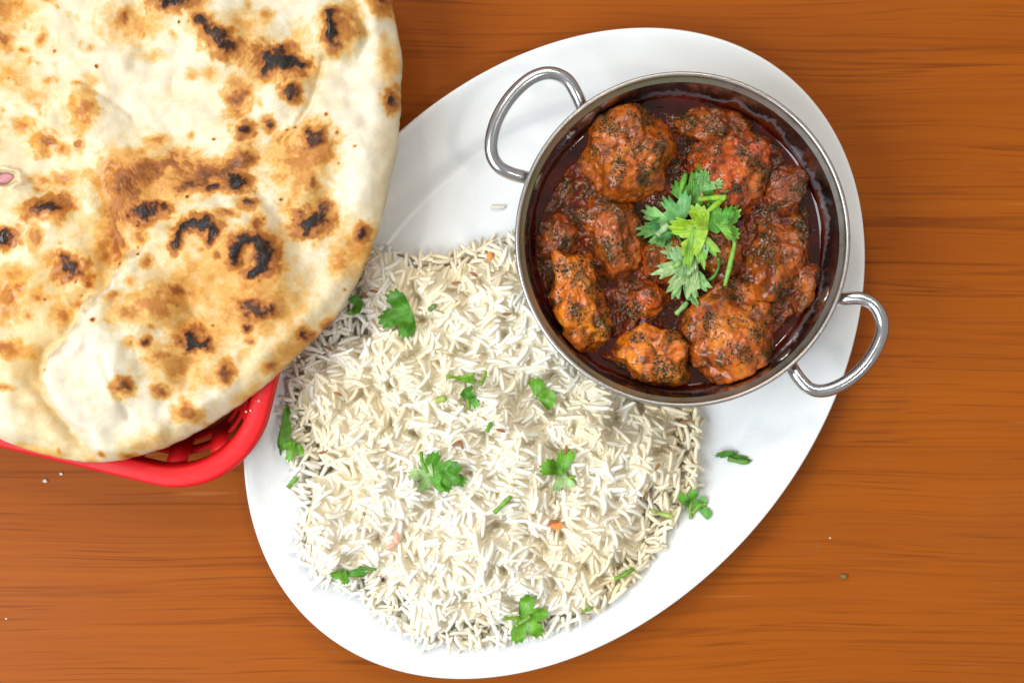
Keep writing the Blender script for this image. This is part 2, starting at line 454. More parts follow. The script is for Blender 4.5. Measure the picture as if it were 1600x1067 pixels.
pr = spline(oc, 26); pr2 = spline(ic, 34)
V1, F1 = lathe([tuple(q) for q in pr]); addpart('outer_wall', V1 + off, F1, M_steel, pot)
V2, F2 = lathe([tuple(q) for q in pr2]); addpart('inner_wall', V2 + off, F2, M_inner, pot)
rim_pts = [(R0 * 1e3 - 2.0, 57.0)] + [(R0 * 1e3 + a_, b_) for a_, b_ in rimp] + [(69.6, 57)]
V3, F3 = lathe([tuple(q) for q in spline(rim_pts, 30)], 256); addpart('rim', V3 + off, F3, M_rim, pot)
def weld(sx, sy, sz):
    bm = bmesh.new(); bmesh.ops.create_icosphere(bm, subdivisions=3, radius=1.0)
    V = np.array([v.co[:] for v in bm.verts]); F = np.array([[v.index for v in f.verts] for f in bm.faces]); bm.free()
    return V * np.array([sx, sy, sz]) * (1 + .12 * fbm(V * 2.0, 2))[:, None], F
def pot_outer_r0(z): return float(np.interp(z, pr[:, 1] / 1000, pr[:, 0] / 1000))
def handle(pts, lab):
    zs = np.array([z for _, _, z in pts])
    path = np.array([P(a_, b_, c_) for a_, b_, c_ in pts])
    path = spline(path, 72)
    V, F = tube(path, pxs(10.4, .054), 20)
    h = addpart('handle', V, F, M_handle, pot)
    for e, e2 in ((path[2], path[6]), (path[-3], path[-7])):
        out = np.array([e[0] - POT[0], e[1] - POT[1], 0]); out /= np.linalg.norm(out)
        V, F = weld(.0052, .0052, .0022); tn = np.array([-out[1], out[0], 0])
        rr0 = pot_outer_r0(.0500)
        ctr_ = np.array([POT[0], POT[1], 0]) + out * rr0 + np.array([0, 0, .0500])
        link('weld_pad', npmesh('weld_pad', ctr_ + V[:, :1] * tn + V[:, 1:2] * np.array([0, 0, 1.0]) + V[:, 2:] * out - np.array(pot.location), F), M_rim, h)
    return h
handle([(918, 184, .0480), (911, 172, .0515), (902, 150, .054), (888, 127, .0555), (868, 116, .0565), (846, 116, .057), (822, 128, .0575), (796, 154, .058), (777, 186, .058),
        (768, 218, .0575), (769, 243, .057), (780, 261, .0565), (798, 271, .0555), (820, 277, .0535), (838, 281, .0480)], '')
handle([(1300, 470, .0480), (1318, 467, .0525), (1343, 466, .055), (1364, 475, .056), (1377, 496, .057), (1378, 520, .0575), (1366, 550, .058), (1345, 578, .058),
        (1318, 599, .0575), (1290, 610, .057), (1267, 608, .0565), (1251, 594, .0555), (1240, 578, .0535), (1232, 562, .0480)], '')

_po = np.array([(r, z) for r, z in pr]) / 1000.0
def pot_outer_r(z): return np.interp(z, _po[:, 1], _po[:, 0])
_pi = np.array([(r, z) for r, z in pr2])[::-1] / 1000.0
def pot_inner_r(z): return np.interp(z, _pi[:, 1], _pi[:, 0])

# ------------------------------------------------------------------ curry in the bowl
OILZ = 0.0385
CC = np.array([POT[0], POT[1]])
# chunks: name label px py  half sizes px  yaw  z-centre(mm) p-norm  colour
ORANGE = (0.50, 0.115, 0.005); RED = (0.42, 0.064, 0.006); BROWN = (0.30, 0.062, 0.006); DEEP = (0.22, 0.040, 0.005)
chunks = [
    ((982, 240), (70, 78, 62), -14, 37, 3.0, (0.38, 0.082, 0.006), 'largest curry chunk, herb specked, at the upper left of the bowl'),
    ((958, 366), (56, 70, 46), 28, 35, 2.6, (0.34, 0.070, 0.006), 'brown orange chunk just below the largest curry chunk'),
    ((1146, 272), (64, 62, 58), 12, 38, 3.2, RED, 'reddish chunk with a small yellow fleck above the cilantro garnish'),
    ((1112, 196), (72, 32, 36), -6, 36, 2.4, BROWN, 'flat brown chunk sunk in sauce by the far inner wall of the bowl'),
    ((1112, 384), (48, 58, 50), 20, 37, 2.6, (0.26, 0.052, 0.006), 'dark chunk hidden under the cilantro garnish'),
    ((905, 470), (40, 90, 56), 18, 38, 3.0, ORANGE, 'long orange chunk with yellow edges at the lower left of the bowl'),
    ((1024, 556), (62, 50, 54), -6, 38, 3.4, ORANGE, 'boxy bright orange chunk nearest the bottom rim of the bowl'),
    ((1150, 520), (76, 76, 60), 30, 38, 3.0, (0.40, 0.080, 0.005), 'broad speckled orange chunk at the lower right of the bowl'),
    ((1214, 408), (50, 62, 54), -10, 37, 2.9, BROWN, 'brown chunk right of the garnish near the right inner wall'),
    ((1012, 470), (34, 30, 40), 10, 36, 2.5, (0.48, 0.080, 0.006), 'small wet orange chunk between the long chunk and the boxy chunk'),
    ((872, 372), (30, 48, 38), -12, 36, 2.4, (0.30, 0.056, 0.006), 'narrow brown chunk against the left inner wall of the bowl'),
    ((1262, 452), (24, 44, 40), -14, 36, 2.5, (0.26, 0.050, 0.005), 'narrow brown chunk between the right brown chunk and the right rim'),
    ((1046, 404), (36, 40, 46), 15, 37, 2.8, (0.36, 0.066, 0.006), 'small reddish chunk peeking out left below the cilantro garnish'),
    ((1226, 298), (34, 52, 44), -28, 35, 2.4, DEEP, 'dark brown chunk at the upper right inner wall of the bowl'),
]
bm = bmesh.new(); bmesh.ops.create_icosphere(bm, subdivisions=6, radius=1.0)
ICO = np.array([v.co[:] for v in bm.verts]); ICOF = np.array([[v.index for v in f.verts] for f in bm.faces]); bm.free()
keep_tri = None
YEL = np.array((0.68, 0.20, 0.010))
allV, allF, nv = [], [], 0
def curry_col(p, base, up):
    m1 = fbm(p * 170 + 5, 4); m2 = fbm(p * 420 + 9, 3); m3 = fbm(p * 95 + 31, 3)
    base = np.array(base)
    c = base[None, :] * (1.0 + 0.45 * m2[:, None])
    dk = smooth(-.02, 0.34, m1)[:, None]; c = c * (1 - 0.72 * dk) + np.array((0.050, 0.011, 0.004)) * 0.72 * dk
    big_ = smooth(.02, .36, fbm(p * 60 + 55, 3))[:, None]; c = c * (1 - .5 * big_) + np.array((0.060, 0.012, 0.004)) * .5 * big_
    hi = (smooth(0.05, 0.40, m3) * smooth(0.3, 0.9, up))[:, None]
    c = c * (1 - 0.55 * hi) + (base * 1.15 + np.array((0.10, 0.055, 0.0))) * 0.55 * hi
    return np.clip(c, 0.004, 1)
chunk_objs = []
for ci, ((cx, cy), hs, yaw, zc, pn, base, lab) in enumerate(chunks):
    zc = zc / 1000.0 + .0014
    ctr = P(cx, cy, zc + .010)
    h = np.array([pxs(hs[0], .048), pxs(hs[1], .048), pxs(hs[2], .048) * 0.92])
    d = ICO; k = (np.abs(d) ** pn).sum(1) ** (-1.0 / pn)
    r0 = np.random.default_rng(100 + ci); sd = r0.uniform(-40, 40, 3)
    q = d * k[:, None] * h
    # a few flattening cuts make the faceted cut-meat outline
    for j in range(5):
        nrm = r0.normal(size=3); nrm[2] = abs(nrm[2]) * .9; nrm /= np.linalg.norm(nrm)
        lim = r0.uniform(.74, .92) * np.linalg.norm(h * nrm) * 1.05
        ex = q @ nrm - lim
        q = q - np.where(ex > 0, ex * 0.85, 0)[:, None] * nrm
    w = fbm(q * 75 + sd, 3); w2 = fbm(q * 260 + sd, 4); w3 = fbm(q * 800 + sd, 3)
    rg = 1 - np.abs(fbm(q * 130 + sd + 7, 3))
    q = q + d * (w * .0042 + w2 * .0007 + w3 * .00026 - 0.0006 * smooth(.86, 1.0, rg))[:, None]
    ca, sa = math.cos(math.radians(yaw)), math.sin(math.radians(yaw))
    q = np.stack([q[:, 0] * ca - q[:, 1] * sa, q[:, 0] * sa + q[:, 1] * ca, q[:, 2]], 1)
    wp = q + np.array([ctr[0], ctr[1], zc])
    # keep inside the bowl
    rad = np.hypot(wp[:, 0] - CC[0], wp[:, 1] - CC[1]); lim = pot_inner_r(np.clip(wp[:, 2], .008, .06)) - .0006
    sc = np.minimum(1, lim / np.maximum(rad, 1e-6)); wp[:, 0] = CC[0] + (wp[:, 0] - CC[0]) * sc; wp[:, 1] = CC[1] + (wp[:, 1] - CC[1]) * sc
    wp[:, 2] = np.maximum(wp[:, 2], .010)
    up = d[:, 2]
    col = curry_col(wp, base, up)
    # paler corners where the sauce has run off
    ed = smooth(.10, .42, fbm(wp * 60 + 70 + ci * 3, 2)) * smooth(.15, .6, up)
    if ci in (5, 6, 7, 2):
        amt = {5: .8, 6: .75, 7: .55, 2: .35}[ci]
        col = col * (1 - amt * ed[:, None]) + YEL * amt * ed[:, None]
    herb = smooth(-.12, .36, fbm2(wp[:, 0], wp[:, 1], 110, 4, 12.0)) * smooth(.1, .6, up)
    # drop the buried faces
    vis = wp[ICOF][:, :, 2].max(1) > OILZ - .006
    Fk = ICOF[vis]; used = np.unique(Fk); mp = np.full(len(wp), -1); mp[used] = np.arange(len(used)); Fk = mp[Fk]; wpk = wp[used]
    loc = np.array([ctr[0], ctr[1], OILZ - .006])
    me = npmesh('curry_chunk', wpk - loc, Fk, attrs={'col': col[used], 'herb': herb[used]})
    o = link('curry_chunk', me, M_curry); o.location = loc
    tag(o, lab, 'meat', 'meat chunks in the curry')
    allV.append(wpk); allF.append(Fk + nv); nv += len(wpk)

# thick masala between the chunks: a rough sheet standing in and out of the oil
RG = pot_inner_r(OILZ) - .0007
nr, na = 150, 520
rr_ = np.linspace(.003, 1, nr) * RG; aa = np.arange(na) * 2 * math.pi / na
X = (CC[0] + rr_[:, None] * np.cos(aa)).ravel(); Y = (CC[1] + rr_[:, None] * np.sin(aa)).ravel()
rn = np.repeat(rr_ / RG, na)
h0 = fbm2(X, Y, 95, 4, 3.0); h1 = fbm2(X, Y, 330, 4, 8.0); h2 = fbm2(X, Y, 900, 3, 2.0)
GZ = OILZ - .0002 + h0 * .0046 + h1 * .0017 + h2 * .0004
for (cx, cy), hs, yaw, zc, pn, base, lab in chunks:
    c_ = P(cx, cy, .046); s_ = pxs(max(hs[0], hs[1]), .046)
    GZ += .0028 * np.exp(-(((X - c_[0]) ** 2 + (Y - c_[1]) ** 2) / (.85 * s_) ** 2))
# heaped masala at the right, thin oil round the rim (wider at top, bottom and lower right)
c_ = P(1215, 440, .045); GZ += .0035 * np.exp(-(((X - c_[0]) / .013) ** 2 + ((Y - c_[1]) / .026) ** 2))
ang = np.arctan2(Y - CC[1], X - CC[0])
wd = .026 + .032 * smooth(.2, 1, np.cos(ang + math.radians(55))) + .05 * smooth(.5, 1, np.cos(ang - math.radians(100))) + .02 * np.sin(5 * ang + 1)
GZ -= .0060 * smooth(1 - wd * 1.8, 1 - wd * .4, rn)
gcol = curry_col(np.stack([X, Y, GZ], 1), (0.135, 0.022, 0.003), np.full(len(X), .9))
wet = smooth(OILZ + .0035, OILZ - .001, GZ)[:, None]
gcol = gcol * (1 - .6 * wet) + np.array((0.16, 0.012, 0.003)) * .6 * wet
gherb = smooth(-.12, .36, fbm2(X, Y, 110, 4, 12.0))
V = np.stack([X, Y, GZ], 1); F = grid_faces(nr, na, True)
V = np.concatenate([V, [[CC[0], CC[1], GZ[:na].mean()]]]); k = np.arange(na); Fc = np.stack([(k + 1) % na, k, np.full(na, len(V) - 1)], 1)[:, ::-1]
gcol = np.concatenate([gcol, gcol[:1]]); gherb = np.concatenate([gherb, gherb[:1]])
loc = np.array([CC[0], CC[1], .030])
sauce = empty('curry_sauce', loc); tag(sauce, 'thick dark red masala sauce with oil filling the steel bowl', 'sauce')
me = npmesh('masala', V - loc, [F, Fc], attrs={'col': gcol, 'herb': gherb}); link('masala', me, M_curry, sauce)
allV.append(V); allF.append(np.concatenate([F[:, [0, 1, 2]], F[:, [0, 2, 3]], Fc]) + nv); nv += len(V)
# the oil: flat, creeping up at the wall
orr = np.concatenate([np.linspace(.02, .96, 30), np.linspace(.965, 1.0, 10)]); oz = OILZ + .0012 * np.clip((orr - .965) / .035, 0, 1) ** 2
RO = pot_inner_r(OILZ + .001)
n = 160; th = np.arange(n) * 2 * math.pi / n
V = np.concatenate([np.stack([CC[0] + r * RO * np.cos(th), CC[1] + r * RO * np.sin(th), np.full(n, z)], 1) for r, z in zip(orr, oz)])
F = grid_faces(len(orr), n, True); V = np.concatenate([V, [[CC[0], CC[1], OILZ]]]); k = np.arange(n)
Fc = np.stack([k, (k + 1) % n, np.full(n, len(V) - 1)], 1)[:, [1, 0, 2]]
link('oil', npmesh('oil', V - loc, [F, Fc]), M_oil, sauce)

BV = BVHTree.FromPolygons(np.concatenate(allV).tolist(), np.concatenate(allF).tolist())
def curry_hit(x, y):
    h = BV.ray_cast(Vector((x, y, .2)), Vector((0, 0, -1)))
    if h[0] is None: return np.array([x, y, OILZ]), np.array([0, 0, 1.0])
    z = max(h[0].z, OILZ); nn = np.array(h[1]); nn = nn if nn[2] > 0 else -nn
    return np.array([x, y, z]), (nn if h[0].z > OILZ else np.array([0, 0, 1.0]))

# dried herb flakes: thousands of specks
NF = 6000; Vs, Fs, Cs = [], [], []
ps = rng.uniform(-1, 1, (NF * 9, 2)); ps = ps[(ps ** 2).sum(1) < .985]
pw = ps * RG + CC
den = fbm2(pw[:, 0], pw[:, 1], 110, 3, 12.0)
pw = pw[rng.uniform(-.16, .50, len(pw)) < den][:NF]
BOX = np.array([[-1, 0, -1], [0, -1, -1], [1, 0, -1], [0, 1, -1], [-1, 0, 1], [0, -1, 1], [1, 0, 1], [0, 1, 1]], float)
BF = np.array([[3, 2, 1, 0], [4, 5, 6, 7], [0, 1, 5, 4], [1, 2, 6, 5], [2, 3, 7, 6], [3, 0, 4, 7]])
pal = np.array([(0.026, 0.026, 0.008), (0.036, 0.038, 0.011), (0.065, 0.062, 0.018), (0.014, 0.014, 0.007), (0.15, 0.14, 0.06), (0.03, 0.07, 0.035)])
for i, (x, y) in enumerate(pw):
    p, nn = curry_hit(x, y)
    if p[2] <= OILZ and rng.random() < .6: continue
    t = rng.normal(size=3); t -= nn * t.dot(nn); t /= np.linalg.norm(t); bt_ = np.cross(nn, t)
    t = t + nn * rng.normal(0, .22); bt_ = bt_ + nn * rng.normal(0, .22)
    L = rng.uniform(.00022, .00085) * (2.6 if rng.random() < .04 else 1); W = rng.uniform(.00014, .00040); H = rng.uniform(.00005, .0001)
    Vs.append(p + nn * .0001 + BOX[:, :1] * t * L + BOX[:, 1:2] * bt_ * W + BOX[:, 2:] * nn * H)
    Fs.append(BF + 8 * len(Fs)); Cs.append(np.repeat(pal[rng.choice(6, p=[.28, .28, .18, .14, .07, .05])][None], 8, 0))
V = np.concatenate(Vs)
o = link('herb_flakes', npmesh('herb_flakes', V - loc, np.concatenate(Fs), shade=False, attrs={'col': np.concatenate(Cs)}), M_flake); o.location = loc
tag(o, 'dark dried herb flakes sprinkled over the curry', 'herbs', kind='stuff')

# ------------------------------------------------------------------ rice
ro = np.array([(585, 392), (640, 402), (700, 408), (760, 384), (830, 372), (900, 420), (960, 520), (1040, 590), (1086, 640), (1088, 700), (1078, 760), (1042, 822), (1012, 862),
               (962, 920), (900, 958), (820, 984), (740, 994), (668, 998), (620, 966), (570, 926), (500, 898), (470, 850), (478, 806), (474, 760), (456, 700),
               (452, 640), (470, 580), (505, 535), (540, 480), (560, 430)], float)
rp = np.array([P(a_, b_, .010)[:2] for a_, b_ in ro])
def inside_dist(x, y, poly):
    d, _, _ = seg_dist(x, y, np.concatenate([poly, poly[:1]]))
    ins = np.zeros(x.shape, bool); j = len(poly) - 1
    for i in range(len(poly)):
        xi, yi = poly[i]; xj, yj = poly[j]
        c_ = ((yi > y) != (yj > y)) & (x < (xj - xi) * (y - yi) / (yj - yi + 1e-12) + xi)
        ins ^= c_; j = i
    return np.where(ins, d, -d)
CELL = .0004
gx0, gy0 = rp.min(0) - .018; gx1, gy1 = rp.max(0) + np.array([.05, .018])
GX = np.arange(gx0, gx1, CELL); GY = np.arange(gy0, gy1, CELL)
gx, gy = np.meshgrid(GX, GY); shp = gx.shape
PZ = plate_z(plate_s(gx, gy)); PZ = np.where(plate_s(gx, gy) > 1.0, 0, PZ)
dist = inside_dist(gx, gy, rp)
l1 = fbm2(gx, gy, 38, 3, 21.0).reshape(shp); l2 = fbm2(gx, gy, 120, 3, 5.0).reshape(shp)
din = np.clip(dist + .006 * l1, 0, None)
mound = .0195 * (1 - np.exp(-(din / .020) ** 1.15))
mound = mound * (1 + .30 * l1 + .10 * l2) + np.where(din > 0, 1, 0) * smooth(0, .014, din) * (.0070 * l1 + .0062 * l2)
dpot = np.hypot(gx - POT[0], gy - POT[1])
mound = mound * (1 - .5 * smooth(.045, .085, gx))
mound = np.where(dpot < .066, np.minimum(mound, np.clip((dpot - .046) * 1.2, 0, 1)), mound)
H = PZ + np.maximum(mound * .88 - .002, 0)
BASE = H.copy(); OWN = np.full(shp, -1, np.int32)
def hs_(x, y):
    i = np.clip(((y - gy0) / CELL).astype(int), 0, shp[0] - 1); j = np.clip(((x - gx0) / CELL).astype(int), 0, shp[1] - 1)
    return i, j
def flow(x, y): return 2.2 * math.pi * (math.sin(x * 61 + 1.3) * math.cos(y * 53 + .4) + .5 * math.sin(x * 131 - y * 117))
NG = 7000; grains = []
flat_in = np.argwhere((dist > -.0015) & (dpot > .050))
tries = 0
cand = rng.choice(len(flat_in), NG * 3)
Lrow = np.linspace(-.5, .5, 7)
for gi in range(NG):
    best = None
    for c_ in range(2):
        i, j = flat_in[cand[gi * 3 + c_]]; x, y = GX[j], GY[i]
        yaw = flow(x, y) + rng.normal(0, .45); L = rng.uniform(.0068, .0122); w = rng.uniform(.00175, .0024)
        ux, uy = math.cos(yaw), math.sin(yaw)
        s = Lrow * L; ii, jj = hs_(x + s * ux, y + s * uy); hh = H[ii, jj]
        sl = float(np.clip(np.polyfit(s, hh, 1)[0] + rng.normal(0, .10), -.75, .75))
        z0 = float(np.max(hh - sl * s)) * .55 + float(np.mean(hh - sl * s)) * .45 + .40 * w
        over = z0 - (BASE[i, j] + .0045)
        if best is None or over < best[0]: best = (over, x, y, yaw, L, w, sl, z0, ux, uy, s)
    over, x, y, yaw, L, w, sl, z0, ux, uy, s = best
    if over > .004: continue
    zz = z0 + sl * s; dp = np.hypot(x + s * ux - POT[0], y + s * uy - POT[1])
    if np.any(dp < pot_outer_r(zz) + .0018): continue
    r = w / 2
    i0, j0 = hs_(np.array([x - L * .55]), np.array([y - L * .55])); i0 = hs_(np.array([x]), np.array([y - L * .6]))[0][0]; j0 = hs_(np.array([x - L * .6]), np.array([y]))[1][0]
    i1 = hs_(np.array([x]), np.array([y + L * .6]))[0][0] + 1; j1 = hs_(np.array([x + L * .6]), np.array([y]))[1][0] + 1
    px_, py_ = gx[i0:i1, j0:j1] - x, gy[i0:i1, j0:j1] - y
    t = np.clip(px_ * ux + py_ * uy, -L / 2 + r, L / 2 - r); dd = np.hypot(px_ - t * ux, py_ - t * uy)
    top = z0 + sl * t + np.sqrt(np.maximum(r * r - dd * dd, 0))
    m = (dd < r) & (top > H[i0:i1, j0:j1])
    H[i0:i1, j0:j1][m] = top[m]; OWN[i0:i1, j0:j1][m] = len(grains)
    grains.append((x, y, z0, yaw, sl, L, w))
seen = np.bincount(OWN[(OWN >= 0)].ravel(), minlength=len(grains)).astype(float)
# grains hidden from above by bowl or naan count less
naan_edge = np.array([(612, -40), (618, 60), (625, 110), (624, 200), (607, 290), (587, 370), (556, 440), (520, 500), (470, 548), (425, 590), (380, 627), (330, 662), (200, 760)], float)
gP = np.array([(g[0], g[1]) for g in grains])
hidden = np.hypot(gP[:, 0] - POT[0], gP[:, 1] - POT[1]) < .0735
order = np.argsort(-(seen * ~hidden)); bigset = set(order[:300].tolist())
def grain_mesh(L, w, bend, sides=7, rings=8, seed=0):
    """one closed slightly bent grain along x"""
    t = np.array([-1, -.93, -.72, -.25, .25, .72, .93, 1.0]); prof = np.array([.36, .62, .86, 1.0, 1.0, .90, .66, .36])
    a = np.arange(sides) * 2 * math.pi / sides
    V = np.concatenate([np.stack([np.full(sides, tt * L / 2), bend * L * (tt * tt - .4) + np.cos(a) * pp * w / 2, np.sin(a) * pp * w / 2 * .9], 1) for tt, pp in zip(t, prof)])
    V = np.concatenate([V, [[-L / 2 - .0002, bend * L * .6, 0], [L / 2 + .0002, bend * L * .6, 0]]]); n = sides * rings
    k = np.arange(sides); k2 = (k + 1) % sides
    return V, grid_faces(rings, sides, True), np.concatenate([np.stack([k2, k, np.full(sides, n)], 1), np.stack([(rings - 1) * sides + k, (rings - 1) * sides + k2, np.full(sides, n + 1)], 1)])
RC = np.array([rp[:, 0].mean(), rp[:, 1].mean(), .0045])
rice = empty('rice_pile', RC); tag(rice, 'heap of cooked long grain white rice on the oval platter', 'rice')
def grain_col(x, y, k):
    q = fbm2(np.array([x]), np.array([y]), 22, 2, 44.0)[0]
    y_ = float(np.clip(.36 + .8 * q + 3.0 * (x - .02) + rng.normal(0, .20), 0, 1))
    cw = np.array((0.95, 0.93, 0.86)); cy = np.array((0.93, 0.83, 0.58))
    return cw * (1 - y_) + cy * y_
VAR = []
for k in range(12):
    V, Fq, Ft = grain_mesh(.0085, .0021, (-.10, -.05, 0, .04, .09, .13)[k % 6])
    c_ = np.array((0.95, 0.93, 0.86)) if k < 6 else np.array((0.93, 0.86, 0.68))
    me = npmesh('rice_grain', V, [Fq, Ft], attrs={'col': np.repeat(c_[None], len(V), 0)}); me.materials.append(M_rice); VAR.append(me)
sV, sQ, sT, sC, nb = [], [], [], [], 0
for gi, (x, y, z, yaw, sl, L, w) in enumerate(grains):
    if seen[gi] < 2: continue
    roll = rng.uniform(0, 6.28) if rng.random() < .25 else rng.normal(0, .4)
    R = Matrix.Rotation(yaw, 4, 'Z') @ Matrix.Rotation(-math.atan(sl), 4, 'Y') @ Matrix.Rotation(roll, 4, 'X')
    if gi in bigset:
        cc = grain_col(x, y, gi)
        o = bpy.data.objects.new('rice_grain', VAR[rng.integers(6) + (6 if cc[2] < .74 else 0)]); C.objects.link(o); o.parent = rice
        o.matrix_local = Matrix.Translation(Vector((x - RC[0], y - RC[1], z - RC[2]))) @ R @ Matrix.Diagonal((L / .0085, w / .0021, w / .0021, 1))
    else:
        V, Fq, Ft = grain_mesh(L, w, rng.normal(.01, .075))
        V = V @ np.array(R.to_3x3()).T + np.array([x, y, z]) - RC
        sV.append(V); sQ.append(Fq + nb); sT.append(Ft + nb); nb += len(V); sC.append(np.repeat(grain_col(x, y, gi)[None], len(V), 0))
me = npmesh('rice_grains', np.concatenate(sV), [np.concatenate(sQ), np.concatenate(sT)], attrs={'col': np.concatenate(sC)})
o = link('rice_grains', me, M_rice, rice); o['kind'] = 'stuff'
def blur(A, n):
    for ax in (0, 1):
        c_ = np.cumsum(np.concatenate([np.repeat(A.take([0], ax), n + 1, ax), A, np.repeat(A.take([-1], ax), n, ax)], ax), ax)
        L = A.shape[ax]; A = (c_.take(range(2 * n + 1, 2 * n + 1 + L), ax) - c_.take(range(0, L), ax)) / (2 * n + 1)
    return A
# packed rice body under the loose grains
st_ = 3; bx, by, bz = gx[::st_, ::st_], gy[::st_, ::st_], np.maximum(BASE - .0004, np.where(BASE - PZ > .0010, blur(H, 4) - .0009, 0))[::st_, ::st_]
okc = (BASE - PZ)[::st_, ::st_] > .0007
Fb = grid_faces(*bx.shape); Fb = Fb[okc.ravel()[Fb].all(1)]
u = np.unique(Fb); mp = np.full(bx.size, -1); mp[u] = np.arange(len(u))
Vb = np.stack([bx.ravel(), by.ravel(), bz.ravel()], 1)[u] - RC
o = link('rice_body', npmesh('rice_body', Vb, mp[Fb], attrs={'col': np.repeat(np.array([(0.955, 0.865, 0.66)]), len(Vb), 0)}), M_rice, rice); o['kind'] = 'stuff'
# single stray grain on the platter above the heap
p = P(778, 324, .0046); V, Fq, Ft = grain_mesh(.0075, .0021, .05)
o = link('stray_rice_grain', npmesh('stray_rice_grain', V, [Fq, Ft], attrs={'col': np.repeat(np.array([(0.82, 0.78, 0.70)]), len(V), 0)}), M_rice); o.location = (p[0], p[1], float(plate_z(plate_s(p[0], p[1]))) + .001)
tag(o, 'single stray rice grain lying alone on the bare platter', 'rice grain')

# surface heights for the garnish
HM = H.copy()
for dj in range(-4, 5):
    for di in range(-4, 5):
        if di * di + dj * dj <= 18: HM = np.maximum(HM, np.roll(np.roll(H, di, 0), dj, 1))
HB = blur(HM, 3) - .0002
def rice_h(x, y):
    i, j = hs_(np.asarray(x), np.asarray(y)); h = HB[i, j]
    s = plate_s(np.asarray(x), np.asarray(y)); out = (np.asarray(x) > gx1 - .002) | (np.asarray(y) < gy0 + .002) | (np.asarray(x) < gx0 + .002)
    return np.where(out, np.where(s < 1, plate_z(s), 0), np.maximum(h, np.where(s < 1, plate_z(s), 0)))
nq = 110; qx = np.linspace(CC[0] - RG, CC[0] + RG, nq); qy = np.linspace(CC[1] - RG, CC[1] + RG, nq)
CH = np.array([[curry_hit(x, y)[0][2] for x in qx] for y in qy]); CHB = np.maximum(blur(CH, 3), CH - .001)
def curry_h(x, y):
    i = np.clip(np.round((np.asarray(y) - qy[0]) / (qy[1] - qy[0])).astype(int), 0, nq - 1); j = np.clip(np.round((np.asarray(x) - qx[0]) / (qx[1] - qx[0])).astype(int), 0, nq - 1)
    return CHB[i, j]

# ------------------------------------------------------------------ cilantro
VIV = (0.17, 0.43, 0.022); DRK = (0.09, 0.30, 0.018); PAL = (0.42, 0.62, 0.25); BLU = (0.27, 0.55, 0.17); YG = (0.30, 0.52, 0.03); STM = (0.36, 0.56, 0.10)
def leaf_geo(size, seed, lobes=3, spread=100, teeth=1.0, half=0):
    r0 = np.random.default_rng(seed); nt_, nr_ = 90, 14
    a = np.linspace(-spread, spread, nt_) if half == 0 else np.linspace(-spread * (.15 if half > 0 else 1), spread * (1 if half > 0 else .15), nt_)
    ar = np.radians(a); cent = np.linspace(-spread * .68, spread * .68, lobes)
    R = np.zeros(nt_); vein = np.full(nt_, 1e9)
    for ci_, c_ in enumerate(cent):
        wdt = spread * .68 / max(lobes - 1, 1) * .98 if lobes > 1 else spread * .8
        mg = 1 - .16 * abs(c_) / spread + r0.uniform(-.08, .08)
        e = mg * (1 - .42 * np.clip(np.abs(a - c_) / wdt, 0, 1.4) ** 2.2)
        R = np.maximum(R, e); vein = np.minimum(vein, np.abs(a - c_))
    R = np.maximum(R, .22)
    saw = np.abs(((a + seed * 3.7) / 11.0) % 1.0 - .5) * 2
    R = R * (1 - .15 * teeth * saw + r0.normal(0, .012, nt_))
    t = np.linspace(0.02, 1, nr_)
    u = (t[:, None] * R * np.cos(ar)) * size; v = (t[:, None] * R * np.sin(ar)) * size * .92
    vn = np.exp(-(vein[None, :] * t[:, None] / 2.6) ** 2) * .75 * (1 - .5 * t[:, None])
    return u.ravel(), v.ravel(), t.repeat(nt_), vn.ravel(), grid_faces(nr_, nt_)
def blade_mesh(x, y, size, yaw, surf, seed, col, lobes=3, spread=100, curl=0.0, fold=0.0, lift=0.0, roll=0.0, half=0, teeth=1.0, zoff=.0006, drape=.8, tip=None, flatx=1.0):
    u, v, t, vn, F = leaf_geo(size, seed, lobes, spread, teeth, half)
    u = u - size * .42
    z = fold * np.abs(v) + .06 * size * np.sin(u / size * 7 + seed) * np.sin(v / size * 6 + seed * 2) * t
    z = z + .11 * size * np.sin(v / size * 5.1 + seed * 1.7) * (np.abs(u) / size + .2)
    if abs(curl) > 1e-6:                                   # roll the blade about its long axis
        Rc = size / curl; an = v / Rc; v, z = Rc * np.sin(an) + z * -np.sin(an), Rc * (1 - np.cos(an)) + z * np.cos(an)
    z = z + lift * np.clip(u + size * .42, 0, None) ** 1.5 / math.sqrt(size)
    if tip: z = z - tip * np.clip(u - size * .15, 0, None)
    v = v * flatx
    cr, sr = math.cos(roll), math.sin(roll); v, z = v * cr - z * sr, v * sr + z * cr
    cy_, sy_ = math.cos(yaw), math.sin(yaw); wx = x + u * cy_ - v * sy_; wy = y + u * sy_ + v * cy_
    sf = surf(wx, wy); flat = np.percentile(sf, 70)
    wz = drape * sf + (1 - drape) * flat + (z - np.percentile(z, 6)) + zoff
    wz = np.maximum(wz, sf + .0003)
    c_ = np.array(col)[None] * (1 + .18 * np.random.default_rng(seed).normal(0, .5, (len(u), 1)) * 0 + .25 * fbm(np.stack([wx, wy, wz], 1) * 160, 2)[:, None])
    vc = np.clip(np.array(col) * 1.5 + .07, 0, .8)
    c_ = c_ * (1 - vn[:, None] * .55) + vc * vn[:, None] * .55
    V = np.stack([wx, wy, wz], 1); n = len(V)
    # give it a real thickness
    return np.concatenate([V, V - np.array([0, 0, .00022])]), [F, F[:, ::-1] + n], np.concatenate([c_, np.clip(c_ * .8 + np.array((.09, .13, .08)), 0, 1)])
